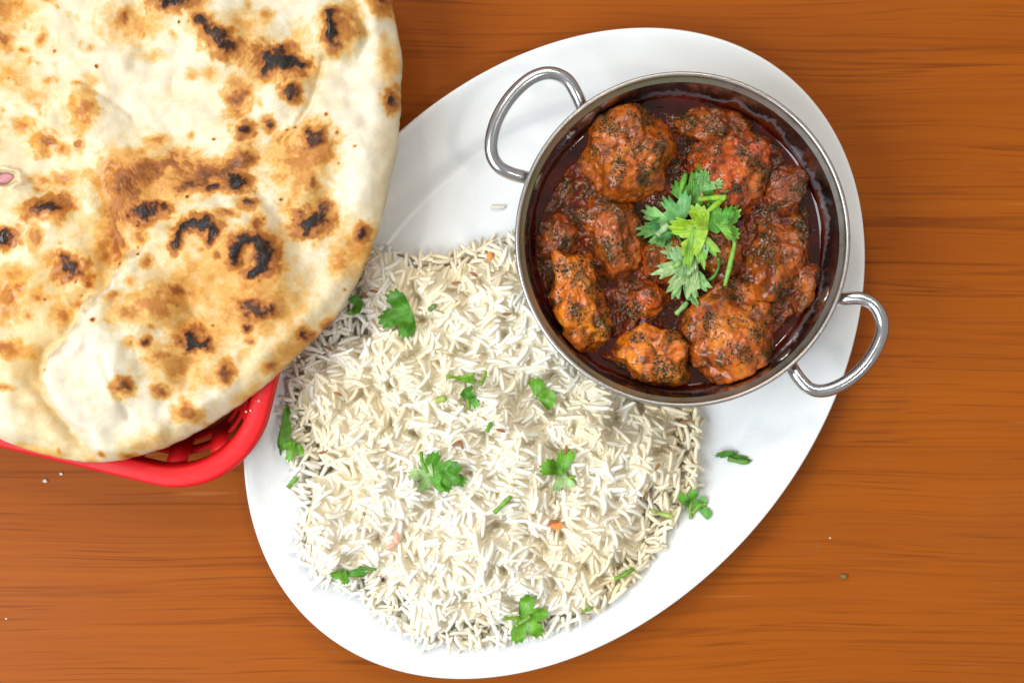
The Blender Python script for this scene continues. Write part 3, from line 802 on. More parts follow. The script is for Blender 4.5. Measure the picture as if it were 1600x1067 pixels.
def stem_mesh(pts, surf, rad, col, zoff=.0005, arch=0.0, bend_to_surface=True):
    p = spline(np.array(pts, float), 16); n = len(p); tt = np.linspace(0, 1, n)
    z = surf(p[:, 0], p[:, 1]); z = np.maximum(np.polyval(np.polyfit(tt, z, 2), tt), z - .0008) + rad * .8 + zoff + arch * 4 * tt * (1 - tt)
    V, F = tube(np.stack([p[:, 0], p[:, 1], z], 1), rad * (1 + .15 * np.cos(tt * 9)), 9)
    c_ = np.repeat(np.array(col)[None], len(V), 0) * (1 + .2 * fbm(V * 300, 2))[:, None]
    return V, F, np.clip(c_, 0, 1)
def herb(name, label, cat, px, py, blades, stems, surf, z, group):
    c0 = P(px, py, z); loc = np.array([c0[0], c0[1], float(surf(np.array([c0[0]]), np.array([c0[1]]))[0])])
    parts = []
    for bdict in blades:
        d_ = dict(bdict); q = P(d_.pop('px'), d_.pop('py'), z); d_['size'] = pxs(d_['size'], z) * (1.2 if z > .05 else .94); d_['yaw'] = math.radians(d_['yaw'])
        parts.append(('blade',) + blade_mesh(q[0], q[1], surf=surf, **d_))
    for sdict in stems:
        d_ = dict(sdict); d_['pts'] = [P(a_, b_, z)[:2] for a_, b_ in d_['pts']]; d_['rad'] = pxs(d_['rad'], z) * .82
        parts.append(('stem',) + stem_mesh(surf=surf, **d_))
    if len(parts) == 1:
        k, V, F, c_ = parts[0]
        o = link(name, npmesh(name, V - loc, F, attrs={'col': c_}), M_leaf); o.location = loc
    else:
        o = empty(name, loc)
        for k, V, F, c_ in parts: link(k, npmesh(k, V - loc, F, attrs={'col': c_}), M_leaf, o)
    tag(o, label, cat, group); return o
def B(px, py, size, yaw, seed, col, **kw): return dict(px=px, py=py, size=size, yaw=yaw, seed=seed, col=col, **kw)
def S(pts, rad, col=STM, **kw): return dict(pts=pts, rad=rad, col=col, **kw)
GR = 'cilantro scattered over the rice and platter'
ZR = .022
herb('cilantro_leaf', 'folded dark cilantro leaf half under the naan edge', 'herb', 556, 478, [B(556, 476, 34, 200, 11, DRK, curl=1.6, fold=.2, lobes=2, spread=70), B(557, 487, 24, 265, 12, VIV, lobes=1, spread=50, fold=.4)], [], rice_h, .014, GR)
herb('cilantro_leaf', 'broad flat dark green cilantro leaf on rice near the naan', 'herb', 627, 491, [B(622, 493, 58, 200, 13, DRK, lobes=3, spread=88, curl=.5)], [], rice_h, ZR, GR)
herb('cilantro_leaf', 'thin bright cilantro leaf with forked stem in the upper middle of the rice', 'herb', 733, 588, [B(730, 588, 40, 12, 14, (0.20, 0.48, 0.03), lobes=1, spread=38, curl=2.0, fold=.2)], [S([(700, 587), (722, 589), (742, 583)], 3.2, YG), S([(752, 600), (756, 592), (760, 580)], 3.2, YG)], rice_h, ZR, GR)
herb('cilantro_leaf', 'curled cilantro leaf just below the forked thin leaf on the rice', 'herb', 738, 615, [B(733, 612, 34, 15, 15, DRK, lobes=2, spread=60, curl=2.2, fold=.3), B(742, 622, 30, 345, 16, (0.14, 0.42, 0.06), lobes=1, spread=45, curl=1.2)], [S([(731, 620), (734, 630), (733, 638)], 3.5, YG)], rice_h, ZR, GR)
herb('cilantro_leaf', 'small bright cilantro leaf on rice close to the bowl rim', 'herb', 853, 608, [B(850, 609, 42, 35, 17, VIV, lobes=2, spread=85, curl=.4)], [], rice_h, .018, GR)
herb('cilantro_leaf', 'long rolled cilantro leaf standing at the left edge of the rice', 'herb', 459, 668, [B(458, 668, 100, 279, 18, (0.12, 0.33, 0.02), lobes=1, spread=27, curl=2.6, fold=.3), B(462, 700, 36, 250, 19, VIV, lobes=3, spread=70, curl=1.2, zoff=.0012)], [], rice_h, .013, GR)
herb('cilantro_leaf', 'largest cilantro cluster with pale left leaf in the middle of the rice', 'herb', 688, 736,
     [B(662, 738, 44, 175, 20, PAL, lobes=3, spread=78, curl=.5), B(690, 732, 54, 20, 21, (0.13, 0.40, 0.03), lobes=3, spread=80, curl=.7), B(712, 742, 44, 330, 22, DRK, lobes=3, spread=85, curl=1.0, fold=.15, zoff=.0018)], [S([(660, 705), (662, 718), (670, 735)], 3.4, VIV)], rice_h, ZR, GR)
herb('cilantro_leaf', 'pointed cilantro leaf over a pale one at the right of the rice', 'herb', 873, 735, [B(871, 722, 52, 120, 23, VIV, lobes=2, spread=62, curl=.5), B(878, 752, 42, 285, 24, PAL, lobes=2, spread=45, curl=1.0, zoff=.0016)], [S([(868, 745), (885, 747), (897, 742)], 3.0, YG)], rice_h, ZR, GR)
herb('cilantro_leaf', 'narrow twisted cilantro leaf at the lower left of the rice', 'herb', 553, 886, [B(560, 884, 52, 25, 25, DRK, lobes=1, spread=38, curl=2.0, fold=.3), B(538, 893, 32, 240, 26, VIV, lobes=2, spread=55, curl=1.2)], [S([(566, 880), (580, 881), (593, 882)], 2.6, DRK)], rice_h, .013, GR)
herb('cilantro_leaf', 'round lobed cilantro leaf with stem at the bottom of the rice', 'herb', 830, 960, [B(834, 962, 56, 345, 27, VIV, lobes=4, spread=120, curl=.35)], [S([(788, 955), (800, 957), (812, 956)], 3.4, YG), S([(806, 970), (815, 964), (828, 953)], 4.2, (0.30, 0.54, 0.08), zoff=.0016)], rice_h, .013, GR)
herb('cilantro_leaf', 'chopped dark cilantro bit alone on the platter rim right of the rice', 'herb', 1147, 713, [B(1135, 712, 46, 200, 28, DRK, lobes=1, spread=34, curl=2.0, fold=.3), B(1155, 711, 48, 5, 29, DRK, lobes=1, spread=24, curl=2.2)], [S([(1138, 716), (1152, 719), (1166, 720)], 5.0, (0.16, 0.40, 0.05))], rice_h, .007, GR)
herb('cilantro_leaf', 'light green cilantro sprig on the platter right of the rice', 'herb', 1083, 786, [B(1077, 777, 36, 60, 30, (0.17, 0.45, 0.05), lobes=3, spread=85, curl=.8), B(1098, 790, 32, 10, 31, (0.15, 0.42, 0.08), lobes=2, spread=60, curl=.8)], [S([(1078, 808), (1077, 795), (1080, 780)], 3.6, STM), S([(1080, 800), (1090, 790), (1102, 785)], 3.2, STM)], rice_h, .007, GR)
GS = 'chopped cilantro stem bits'
for lab, pts, rad, col in [
        ('pale yellow green stem bit at the right edge of the rice', [(1020, 798), (1034, 803), (1052, 807)], 3.6, (0.50, 0.66, 0.14)),
        ('green stem bit at the lower right edge of the rice', [(959, 900), (973, 894), (989, 886)], 4.2, (0.26, 0.50, 0.06)),
        ('short stem bit at the left edge of the rice below the rolled leaf', [(453, 760), (459, 752), (467, 744)], 4.4, (0.24, 0.50, 0.06)),
        ('tiny upright stem bit in the rice right of the pair of cumin seeds', [(763, 669), (765, 663), (768, 657)], 4.0, (0.20, 0.50, 0.04)),
        ('forked stem bit on the rice below the middle', [(773, 794), (784, 783), (798, 769)], 4.2, (0.24, 0.50, 0.05)),
        ('tiny stem bit at the bottom right edge of the rice', [(910, 949), (917, 947), (925, 944)], 3.0, (0.30, 0.55, 0.06)),
        ('round pale yellow stem slice left of the curled leaf', [(688, 622), (693, 621), (699, 619)], 6.5, (0.55, 0.68, 0.16)),
        ('small dark stem bit on rice right of the broad flat leaf', [(674, 484), (678, 481), (682, 479)], 5.0, (0.22, 0.34, 0.12))]:
    c_ = pts[1]; herb('cilantro_sprig', lab, 'herb', c_[0], c_[1], [], [S(pts, rad, col)], rice_h, .016, GS)
GG = 'cilantro garnish on the curry'; ZC = .054
herb('garnish_leaf', 'dark cilantro leaf at the top of the curry garnish', 'herb', 1092, 292, [B(1092, 292, 52, 75, 41, DRK, lobes=3, spread=80, curl=.6), B(1108, 282, 34, 60, 44, BLU, lobes=2, spread=60, curl=.8, zoff=.0012)], [S([(1069, 298), (1071, 285), (1076, 268)], 5.5, (0.18, 0.48, 0.04), arch=.002)], curry_h, ZC, GG)
herb('garnish_leaf', 'bluish green frilly cilantro leaf cluster at the left of the garnish', 'herb', 1035, 348, [B(1030, 362, 54, 215, 42, BLU, lobes=4, spread=95, curl=.7, teeth=1.5), B(1050, 330, 52, 150, 43, (0.15, 0.42, 0.11), lobes=4, spread=95, curl=.8, zoff=.0018, teeth=1.5), B(1046, 358, 40, 250, 47, (0.12, 0.38, 0.12), lobes=3, spread=80, curl=.8, zoff=.001, teeth=1.5)], [S([(1030, 366), (1038, 358), (1047, 349)], 6.5, (0.50, 0.70, 0.36), zoff=.0045)], curry_h, ZC, GG)
herb('garnish_leaf', 'bright yellow green leaf in the centre of the garnish with cut stem', 'herb', 1082, 362, [B(1080, 358, 52, 165, 45, (0.36, 0.60, 0.03), lobes=3, spread=85, curl=.5, zoff=.0042), B(1092, 384, 62, 285, 46, (0.28, 0.56, 0.06), lobes=3, spread=40, curl=.6, zoff=.0040)], [S([(1100, 336), (1114, 324), (1130, 310)], 5.2, (0.36, 0.62, 0.05), zoff=.0045), S([(1096, 309), (1112, 309), (1131, 310)], 4.8, (0.36, 0.62, 0.06), zoff=.0050)], curry_h, ZC, GG)
herb('garnish_leaf', 'large pale cilantro leaf at the lower end of the garnish', 'herb', 1072, 425, [B(1062, 424, 62, 215, 48, PAL, lobes=4, spread=80, curl=.5, zoff=.0030, teeth=1.4), B(1078, 436, 66, 285, 49, (0.30, 0.58, 0.20), lobes=3, spread=42, curl=.4, zoff=.0034), B(1077, 404, 46, 95, 55, (0.34, 0.60, 0.28), lobes=2, spread=50, curl=.4, zoff=.0036)], [S([(1052, 418), (1058, 414), (1062, 408)], 5.0, (0.34, 0.62, 0.14), zoff=.0050)], curry_h, ZC, GG)
herb('garnish_leaf', 'small round cilantro leaf on a bent stem at the right of the garnish', 'herb', 1138, 345, [B(1138, 342, 38, 40, 50, (0.20, 0.50, 0.06), lobes=3, spread=95, curl=.6, zoff=.002), B(1118, 342, 46, 100, 51, (0.11, 0.40, 0.03), lobes=3, spread=60, curl=.9, zoff=.0012)], [S([(1137, 356), (1143, 366), (1150, 378), (1146, 400), (1141, 424), (1136, 446)], 4.4, (0.28, 0.56, 0.07), zoff=.0012)], curry_h, ZC, GG)
herb('garnish_sprig', 'thin curled green tendril below the right of the garnish', 'herb', 1112, 430, [], [S([(1124, 402), (1126, 415), (1120, 430), (1108, 438), (1094, 440)], 3.2, (0.08, 0.30, 0.03), arch=.001)], curry_h, ZC, GG)
herb('garnish_sprig', 'short cut cilantro stem at the lower tip of the garnish', 'herb', 1071, 480, [], [S([(1062, 489), (1070, 481), (1079, 471)], 5.2, (0.34, 0.60, 0.18), zoff=.001)], curry_h, ZC, GG)

# ------------------------------------------------------------------ small bits on the rice
def blob(sx, sy, sz, seed, amp=.15, sub=3):
    bm = bmesh.new(); bmesh.ops.create_icosphere(bm, subdivisions=sub, radius=1.0)
    V = np.array([v.co[:] for v in bm.verts]); F = np.array([[v.index for v in f.verts] for f in bm.faces]); bm.free()
    V = V * (1 + amp * fbm(V * 1.6 + seed * 3.1, 3))[:, None]
    return V * np.array([sx, sy, sz]), F
def cumin():
    n = 9; t = np.linspace(-1, 1, n); pf = np.maximum(np.sqrt(np.clip(1 - t * t, 0, 1)) ** 1.2, .06); a = np.arange(10) * 2 * math.pi / 10
    V = np.concatenate([np.stack([np.full(10, x * .0024), np.cos(a) * q * .00068 * (1 + .15 * np.cos(5 * a)) + .0003 * x * x, np.sin(a) * q * .0006 * (1 + .15 * np.cos(5 * a))], 1) for x, q in zip(t, pf)])
    return npmesh('cumin_seed', V, grid_faces(n, 10, True))
cm = cumin(); cm.materials.append(M_cumin)
for x, y, yaw, lab in [(714, 690, 35, 'left cumin seed of the close pair in the middle of the rice'), (723, 692, 110, 'right cumin seed of the close pair in the middle of the rice'),
                       (792, 492, 2, 'cumin seed on rice nearest the left rim of the bowl'), (713, 443, 5, 'cumin seed at the top of the rice'),
                       (585, 455, 170, 'cumin seed on rice at the upper left near the naan'), (513, 544, 150, 'cumin seed on rice beside the naan edge left of the broad leaf'),
                       (741, 429, 150, 'cumin seed on the top edge of the rice left of the bowl'), (883, 700, 80, 'upright cumin seed above the pointed leaf at the right'),
                       (1025, 728, 60, 'cumin seed on the right part of the rice'), (1011, 775, 85, 'cumin seed near the pale stem at the right edge of the rice'),
                       (866, 812, 175, 'cumin seed touching the orange vegetable bit'), (1072, 659, 10, 'cumin seed on the rice edge just below the bowl'),
                       (531, 614, 160, 'cumin seed at the left of the rice above the rolled leaf'), (506, 706, 20, 'cumin seed at the left of the rice beside the rolled leaf'),
                       (783, 668, 165, 'cumin seed right of the tiny upright stem bit')]:
    p = P(x, y, .020); o = link('cumin_seed', cm, M_cumin); o.location = (p[0], p[1], float(rice_h(np.array([p[0]]), np.array([p[1]]))[0]) + .0006); o.rotation_euler = (0, random.uniform(-.2, .2), math.radians(yaw))
    tag(o, lab, 'seed', 'cumin seeds in the rice')
for x, y, sx, sy, m_, lab in [(868, 818, 11, 7, M_carrot, 'orange vegetable bit in the lower right of the rice'), (621, 838, 5, 9, M_tomato, 'thin pinkish red vegetable bit in the lower left of the rice'),
                              (613, 850, 9, 4, M_tomato, 'small pink vegetable sliver below the thin red bit'), (765, 400, 5, 7, M_carrot, 'tiny orange bit at the top edge of the rice by the bowl')]:
    p = P(x, y, .018); V, F = blob(pxs(sx, .018), pxs(sy, .018), .0011, x); o = link('vegetable_bit', npmesh('vegetable_bit', V, F), m_)
    o.location = (p[0], p[1], float(rice_h(np.array([p[0]]), np.array([p[1]]))[0]) + .0002); o.rotation_euler = (0, 0, random.uniform(-.5, .5)); tag(o, lab, 'vegetable', 'vegetable bits in the rice')
for x, y, s_, m_, lab in [(71, 751, 4.0, M_crumb, 'larger pale crumb on the table below the basket'), (96, 740, 3.0, M_crumb, 'smaller pale crumb on the table below the basket'),
                          (1318, 900, 6, M_dark, 'dark olive crumb on the table at the lower right'), (1297, 840, 1.8, M_crumb, 'tiny pale crumb on the table below the bowl handle'),
                          (10, 966, 1.9, M_crumb, 'tiny pale crumb on the table at the lower left corner')]:
    p = P(x, y, 0); V, F = blob(pxs(s_), pxs(s_ * .8), pxs(s_ * .5), x, .35, 2); o = link('crumb', npmesh('crumb', V, F), m_); o.location = (p[0], p[1], pxs(s_ * .3))
    tag(o, lab, 'crumb', 'crumbs on the table')

# ------------------------------------------------------------------ red basket
BZ = .045
bcen = P(-4, 377.5, BZ); bang = -math.radians(13.75)
BHX, BHY, BRAD = pxs(474, BZ), pxs(311.5, BZ), pxs(148, BZ)
bask = empty('food_basket', (bcen[0], bcen[1], 0)); bask.rotation_euler.z = bang
tag(bask, 'red plastic slotted food basket under the naan', 'basket')
def rrect(inset, n=240):
    """points evenly along a rounded rectangle inset from the rim, with outward normals"""
    hx, hy, r = BHX - inset, BHY - inset, max(BRAD - inset * .8, .012)
    segs = []
    for cx, cy, a0 in ((hx - r, hy - r, 0), (-hx + r, hy - r, 90), (-hx + r, -hy + r, 180), (hx - r, -hy + r, 270)):
        a = np.radians(np.linspace(a0, a0 + 90, 60)); segs.append(np.stack([cx + r * np.cos(a), cy + r * np.sin(a)], 1))
    p = np.concatenate(segs + [segs[0][:1]]); d = np.concatenate([[0], np.cumsum(np.hypot(*np.diff(p, axis=0).T))])
    s = np.arange(n) / n * d[-1]
    return np.stack([np.interp(s, d, p[:, 0]), np.interp(s, d, p[:, 1])], 1)
def ring_prof(prof, closed=True, n=240):
    V = np.concatenate([np.concatenate([rrect(i_, n), np.full((n, 1), z)], 1) for i_, z in prof])
    m = len(prof)
    F = [grid_faces(m, n, True)]
    if closed:
        k = np.arange(n); k2 = (k + 1) % n
        F.append(np.stack([(m - 1) * n + k, (m - 1) * n + k2, k2, k], 1))
    return V, F
mm = .001
rimp_ = [(0.8, 33), (0.1, 37), (-0.2, 42.6), (0.1, 44.2), (1.0, 45.1), (2.6, 45.5), (7.5, 45.6), (12.0, 45.2), (13.5, 44.3), (14.4, 42.5), (14.8, 39.5), (15.4, 35), (13.2, 35), (12.6, 39), (11.9, 42.4), (9, 43), (5.5, 43.2), (3.2, 42.6), (2.2, 40.5), (1.9, 36.5), (2.4, 33)]
V, F = ring_prof([(a_ * .66 * mm, b_ * mm) for a_, b_ in rimp_]); link('rim', npmesh('rim', V, F), M_red, bask)
for i_, z in ((14.5, 22.0), (19.5, 6.0)):
    pf = [((i_ - 1.8) * mm, (z + 4.6) * mm), ((i_ - .6) * mm, (z + 4.8) * mm), ((i_ + 1.9) * mm, (z - 4.4) * mm), ((i_ + .7) * mm, (z - 4.8) * mm)]
    V, F = ring_prof(pf[::-1]); link('side_band', npmesh('side_band', V, F), M_red, bask)
rb = np.array([[a_, b_, c_] for c_ in (0, 1) for a_, b_ in ((-.5, -.5), (.5, -.5), (.5, .5), (-.5, .5))], float)
RBF = np.array([[3, 2, 1, 0], [4, 5, 6, 7], [0, 1, 5, 4], [1, 2, 6, 5], [2, 3, 7, 6], [3, 0, 4, 7]])
NRIB = 40; top = rrect(.0105, NRIB); bot = rrect(.0205, NRIB)
Lr = math.sqrt(.010 ** 2 + .034 ** 2)
rib_me = npmesh('rib', rb * np.array([.0090, .0022, Lr]), RBF, shade=False); rib_me.materials.append(M_red)
for k in range(NRIB):
    p0 = Vector((*bot[k], .003)); p1 = Vector((*top[k], .037)); d_ = (p1 - p0).normalized(); tg = Vector((*(top[(k + 1) % NRIB] - top[k - 1]), 0)).normalized()
    nn = d_.cross(tg).normalized(); R = Matrix((tg, nn, d_)).transposed().to_4x4()
    o = bpy.data.objects.new('rib', rib_me); C.objects.link(o); o.parent = bask; o.matrix_local = Matrix.Translation(p0) @ R
bx_, by_ = BHX - .025, BHY - .025
for k, yy in enumerate(np.linspace(-by_ + .012, by_ - .012, 11)):
    inset = max(0, abs(yy) - (by_ - .030)); L_ = 2 * (bx_ - .002 - inset * .9)
    o = link('floor_slat', npmesh('floor_slat', rb * np.array([L_, .0058, .0022]), RBF, shade=False), M_red, bask); o.location = (0, yy, .0028)
for k, xx in enumerate(np.linspace(-bx_ + .02, bx_ - .02, 13)):
    inset = max(0, abs(xx) - (bx_ - .030)); L_ = 2 * (by_ - .002 - inset * .9)
    o = link('floor_slat', npmesh('floor_slat', rb * np.array([.005, L_, .0019]), RBF, shade=False), M_red, bask); o.location = (xx, 0, .0010)

for x, y, lab in [(405, 626, 'white speck on the right side of the red basket rim'), (385, 643, 'pair of white specks on the basket rim, lower one'), (392, 641, 'pair of white specks on the basket rim, upper one')]:
    p = P(x, y, BZ); V, F = blob(.0005, .0005, .0004, x, .3, 2); o = link('crumb', npmesh('crumb', V, F), M_crumb); o.location = (p[0], p[1], .0457)
    tag(o, lab, 'crumb', 'specks on the basket rim')

# ------------------------------------------------------------------ naan
NZ = .052
outl = [(610, -30), (613, 20), (622, 70), (625, 120), (623, 200), (608, 285), (588, 368), (558, 440), (520, 502), (472, 548), (425, 590), (380, 626), (330, 660), (270, 695), (205, 717), (150, 724), (105, 720),
        (50, 707), (0, 684), (-80, 640), (-180, 560), (-250, 430), (-275, 260), (-240, 60), (-150, -100), (0, -205), (180, -250), (360, -220), (500, -140), (580, -70)]
nc = np.array([190.0, 245.0]); q = np.array(outl) - nc; pa = np.arctan2(q[:, 1], q[:, 0]); pr_ = np.hypot(q[:, 0], q[:, 1]); oo = np.argsort(pa); pa, pr_ = pa[oo], pr_[oo]
NA, NRr = 1080, 215
ta = np.arange(NA) * 2 * math.pi / NA - math.pi
RR = np.interp(ta, np.concatenate([pa - 2 * math.pi, pa, pa + 2 * math.pi]), np.tile(pr_, 3))
ker = np.hanning(23); ker /= ker.sum(); RR = np.convolve(np.concatenate([RR[-11:], RR, RR[:11]]), ker, 'valid')
RR += 5.0 * fbm2(np.cos(ta) * 4, np.sin(ta) * 4, 1.0, 2, 12.0) + 2.0 * fbm2(np.cos(ta) * 9, np.sin(ta) * 9, 1.0, 3, 2.0) + .8 * fbm2(np.cos(ta) * 40, np.sin(ta) * 40, 1.0, 2, 5.0)
tr = np.linspace(.004, 1, NRr) ** .92
x = (nc[0] + tr[:, None] * RR * np.cos(ta)).ravel(); y = (nc[1] + tr[:, None] * RR * np.sin(ta)).ravel()
dedge = ((1 - tr[:, None]) * RR).ravel()
# --- relief in mm
hgt = 4.0 * fbm2(x, y, 1 / 120., 3, 1.0) + 0.9 * fbm2(x, y, 1 / 45., 2, 6.0) + .07 * fbm2(x, y, 1 / 9., 2, 9.0)
fold = [(170, 728), (140, 690), (108, 655), (84, 622), (74, 590), (88, 552), (118, 512), (150, 470), (182, 428), (212, 388), (240, 345), (262, 312), (300, 288), (345, 277), (400, 262)]
fw = 12 * fbm2(x, y, 1 / 45., 3, 14.0)
fd, sd_, par = seg_dist(x + fw, y + fw * .7, fold)
sgn = sd_                                        # flap lies right of / below the line
sdist = fd * np.where((sgn > 0), 1, -1)
amp = 12.5 * np.exp(-((x - 120) / 190.) ** 2 - ((y - 540) / 210.) ** 2)
flap = amp * smooth(-8, 20, sdist)
hgt *= 1.7
hgt += flap
hgt -= 2.6 * np.exp(-((sdist + 9) / 10.) ** 2) * smooth(1, 8, amp)
hgt += 2.5 * np.exp(-((sdist - 26) / 18.) ** 2) * smooth(1, 8, amp)
for cx, cy, rx, ry, ang_, hh in [(525, 55, 46, 56, 20, 6.5), (335, 55, 110, 70, 20, 5.0), (345, 372, 88, 60, -20, 5.5), (405, 410, 60, 55, 0, 3.0), (395, 478, 80, 50, -15, 3.5), (250, 470, 85, 45, -25, 4.0), (150, 590, 70, 85, 15, 5.0),
                                  (475, 255, 48, 70, 10, 4.0), (490, 335, 40, 40, 0, 3.0), (440, 150, 40, 50, 30, 3.0), (80, 90, 120, 90, 0, 3.0), (90, 330, 60, 40, 0, 2.0), (40, 655, 70, 40, 10, 4.5), (110, 690, 40, 26, 0, 2.5), (40, 580, 70, 40, 0, 3.0),
                                  (130, 180, 60, 70, 0, 1.5), (240, 150, 110, 70, 0, -2.5), (310, 240, 70, 40, -10, -2.0), (230, 600, 60, 70, 0, 2.0), (320, 620, 60, 40, -30, 2.0), (-120, 250, 110, 140, 0, 5), (200, -120, 150, 80, 0, 5)]:
    ca, sa = math.cos(math.radians(ang_)), math.sin(math.radians(ang_)); dx, dy = x - cx, y - cy
    r2 = ((dx * ca + dy * sa) / rx) ** 2 + ((-dx * sa + dy * ca) / ry) ** 2
    hgt += 1.25 * hh * np.clip(1 - r2 * .75, 0, None) ** 1.3
for line, dep, wid in [([(506, 95), (497, 130), (488, 165), (465, 200), (440, 222)], 2.4, 5), ([(490, 100), (560, 95), (575, 60), (560, 20)], 1.8, 7), ([(178, 560), (198, 610), (212, 650)], 1.6, 6), ([(120, 120), (180, 160), (240, 200)], 1.0, 6),
                       ([(292, 460), (300, 480), (330, 515)], 1.8, 6), ([(390, 275), (420, 320), (440, 345)], 1.5, 8), ([(50, 600), (90, 640), (110, 665)], 1.5, 7), ([(0, 300), (60, 290), (40, 270)], .8, 5)]:
    dl, _, _ = seg_dist(x, y, line); hgt -= dep * np.exp(-(dl / wid) ** 2)
hgt += 3.2 * np.exp(-((dedge - 42) / 26.) ** 2) * smooth(420, 250, y) + 2.6 * np.exp(-((dedge - 30) / 17.) ** 2) * smooth(380, 460, y) * smooth(180, 260, x)
# hole torn in the crust at the left with onion in it
rh = np.hypot((x - 10) / 26, (y - 281) / 12) + .2 * fbm2(x, y, 1 / 10., 2, 30.0); hgt -= 4.5 * smooth(1.15, .7, rh); hgt += 1.0 * np.exp(-((rh - 1.3) / .25) ** 2)
rnd = np.sqrt(np.clip(1 - (1 - np.clip(dedge / 34., 0, 1)) ** 2, 0, 1))
zmm = 49.3 + (7.0 + np.clip(hgt, -3.5, None)) * rnd
# the bread lies in the basket: droops where it overhangs the rim
lx, ly = (x - 25), (y - 386); e1 = lx * math.cos(math.radians(12)) + ly * math.sin(math.radians(12)); e2 = lx * math.sin(math.radians(12)) - ly * math.cos(math.radians(12))
ovr = np.clip(np.maximum(e1 - 430, 0) / 100., 0, 2.5) + np.clip(np.maximum(e2 - 300, 0) / 100., 0, 3)
zmm = zmm - 1.1 * ovr ** 1.5
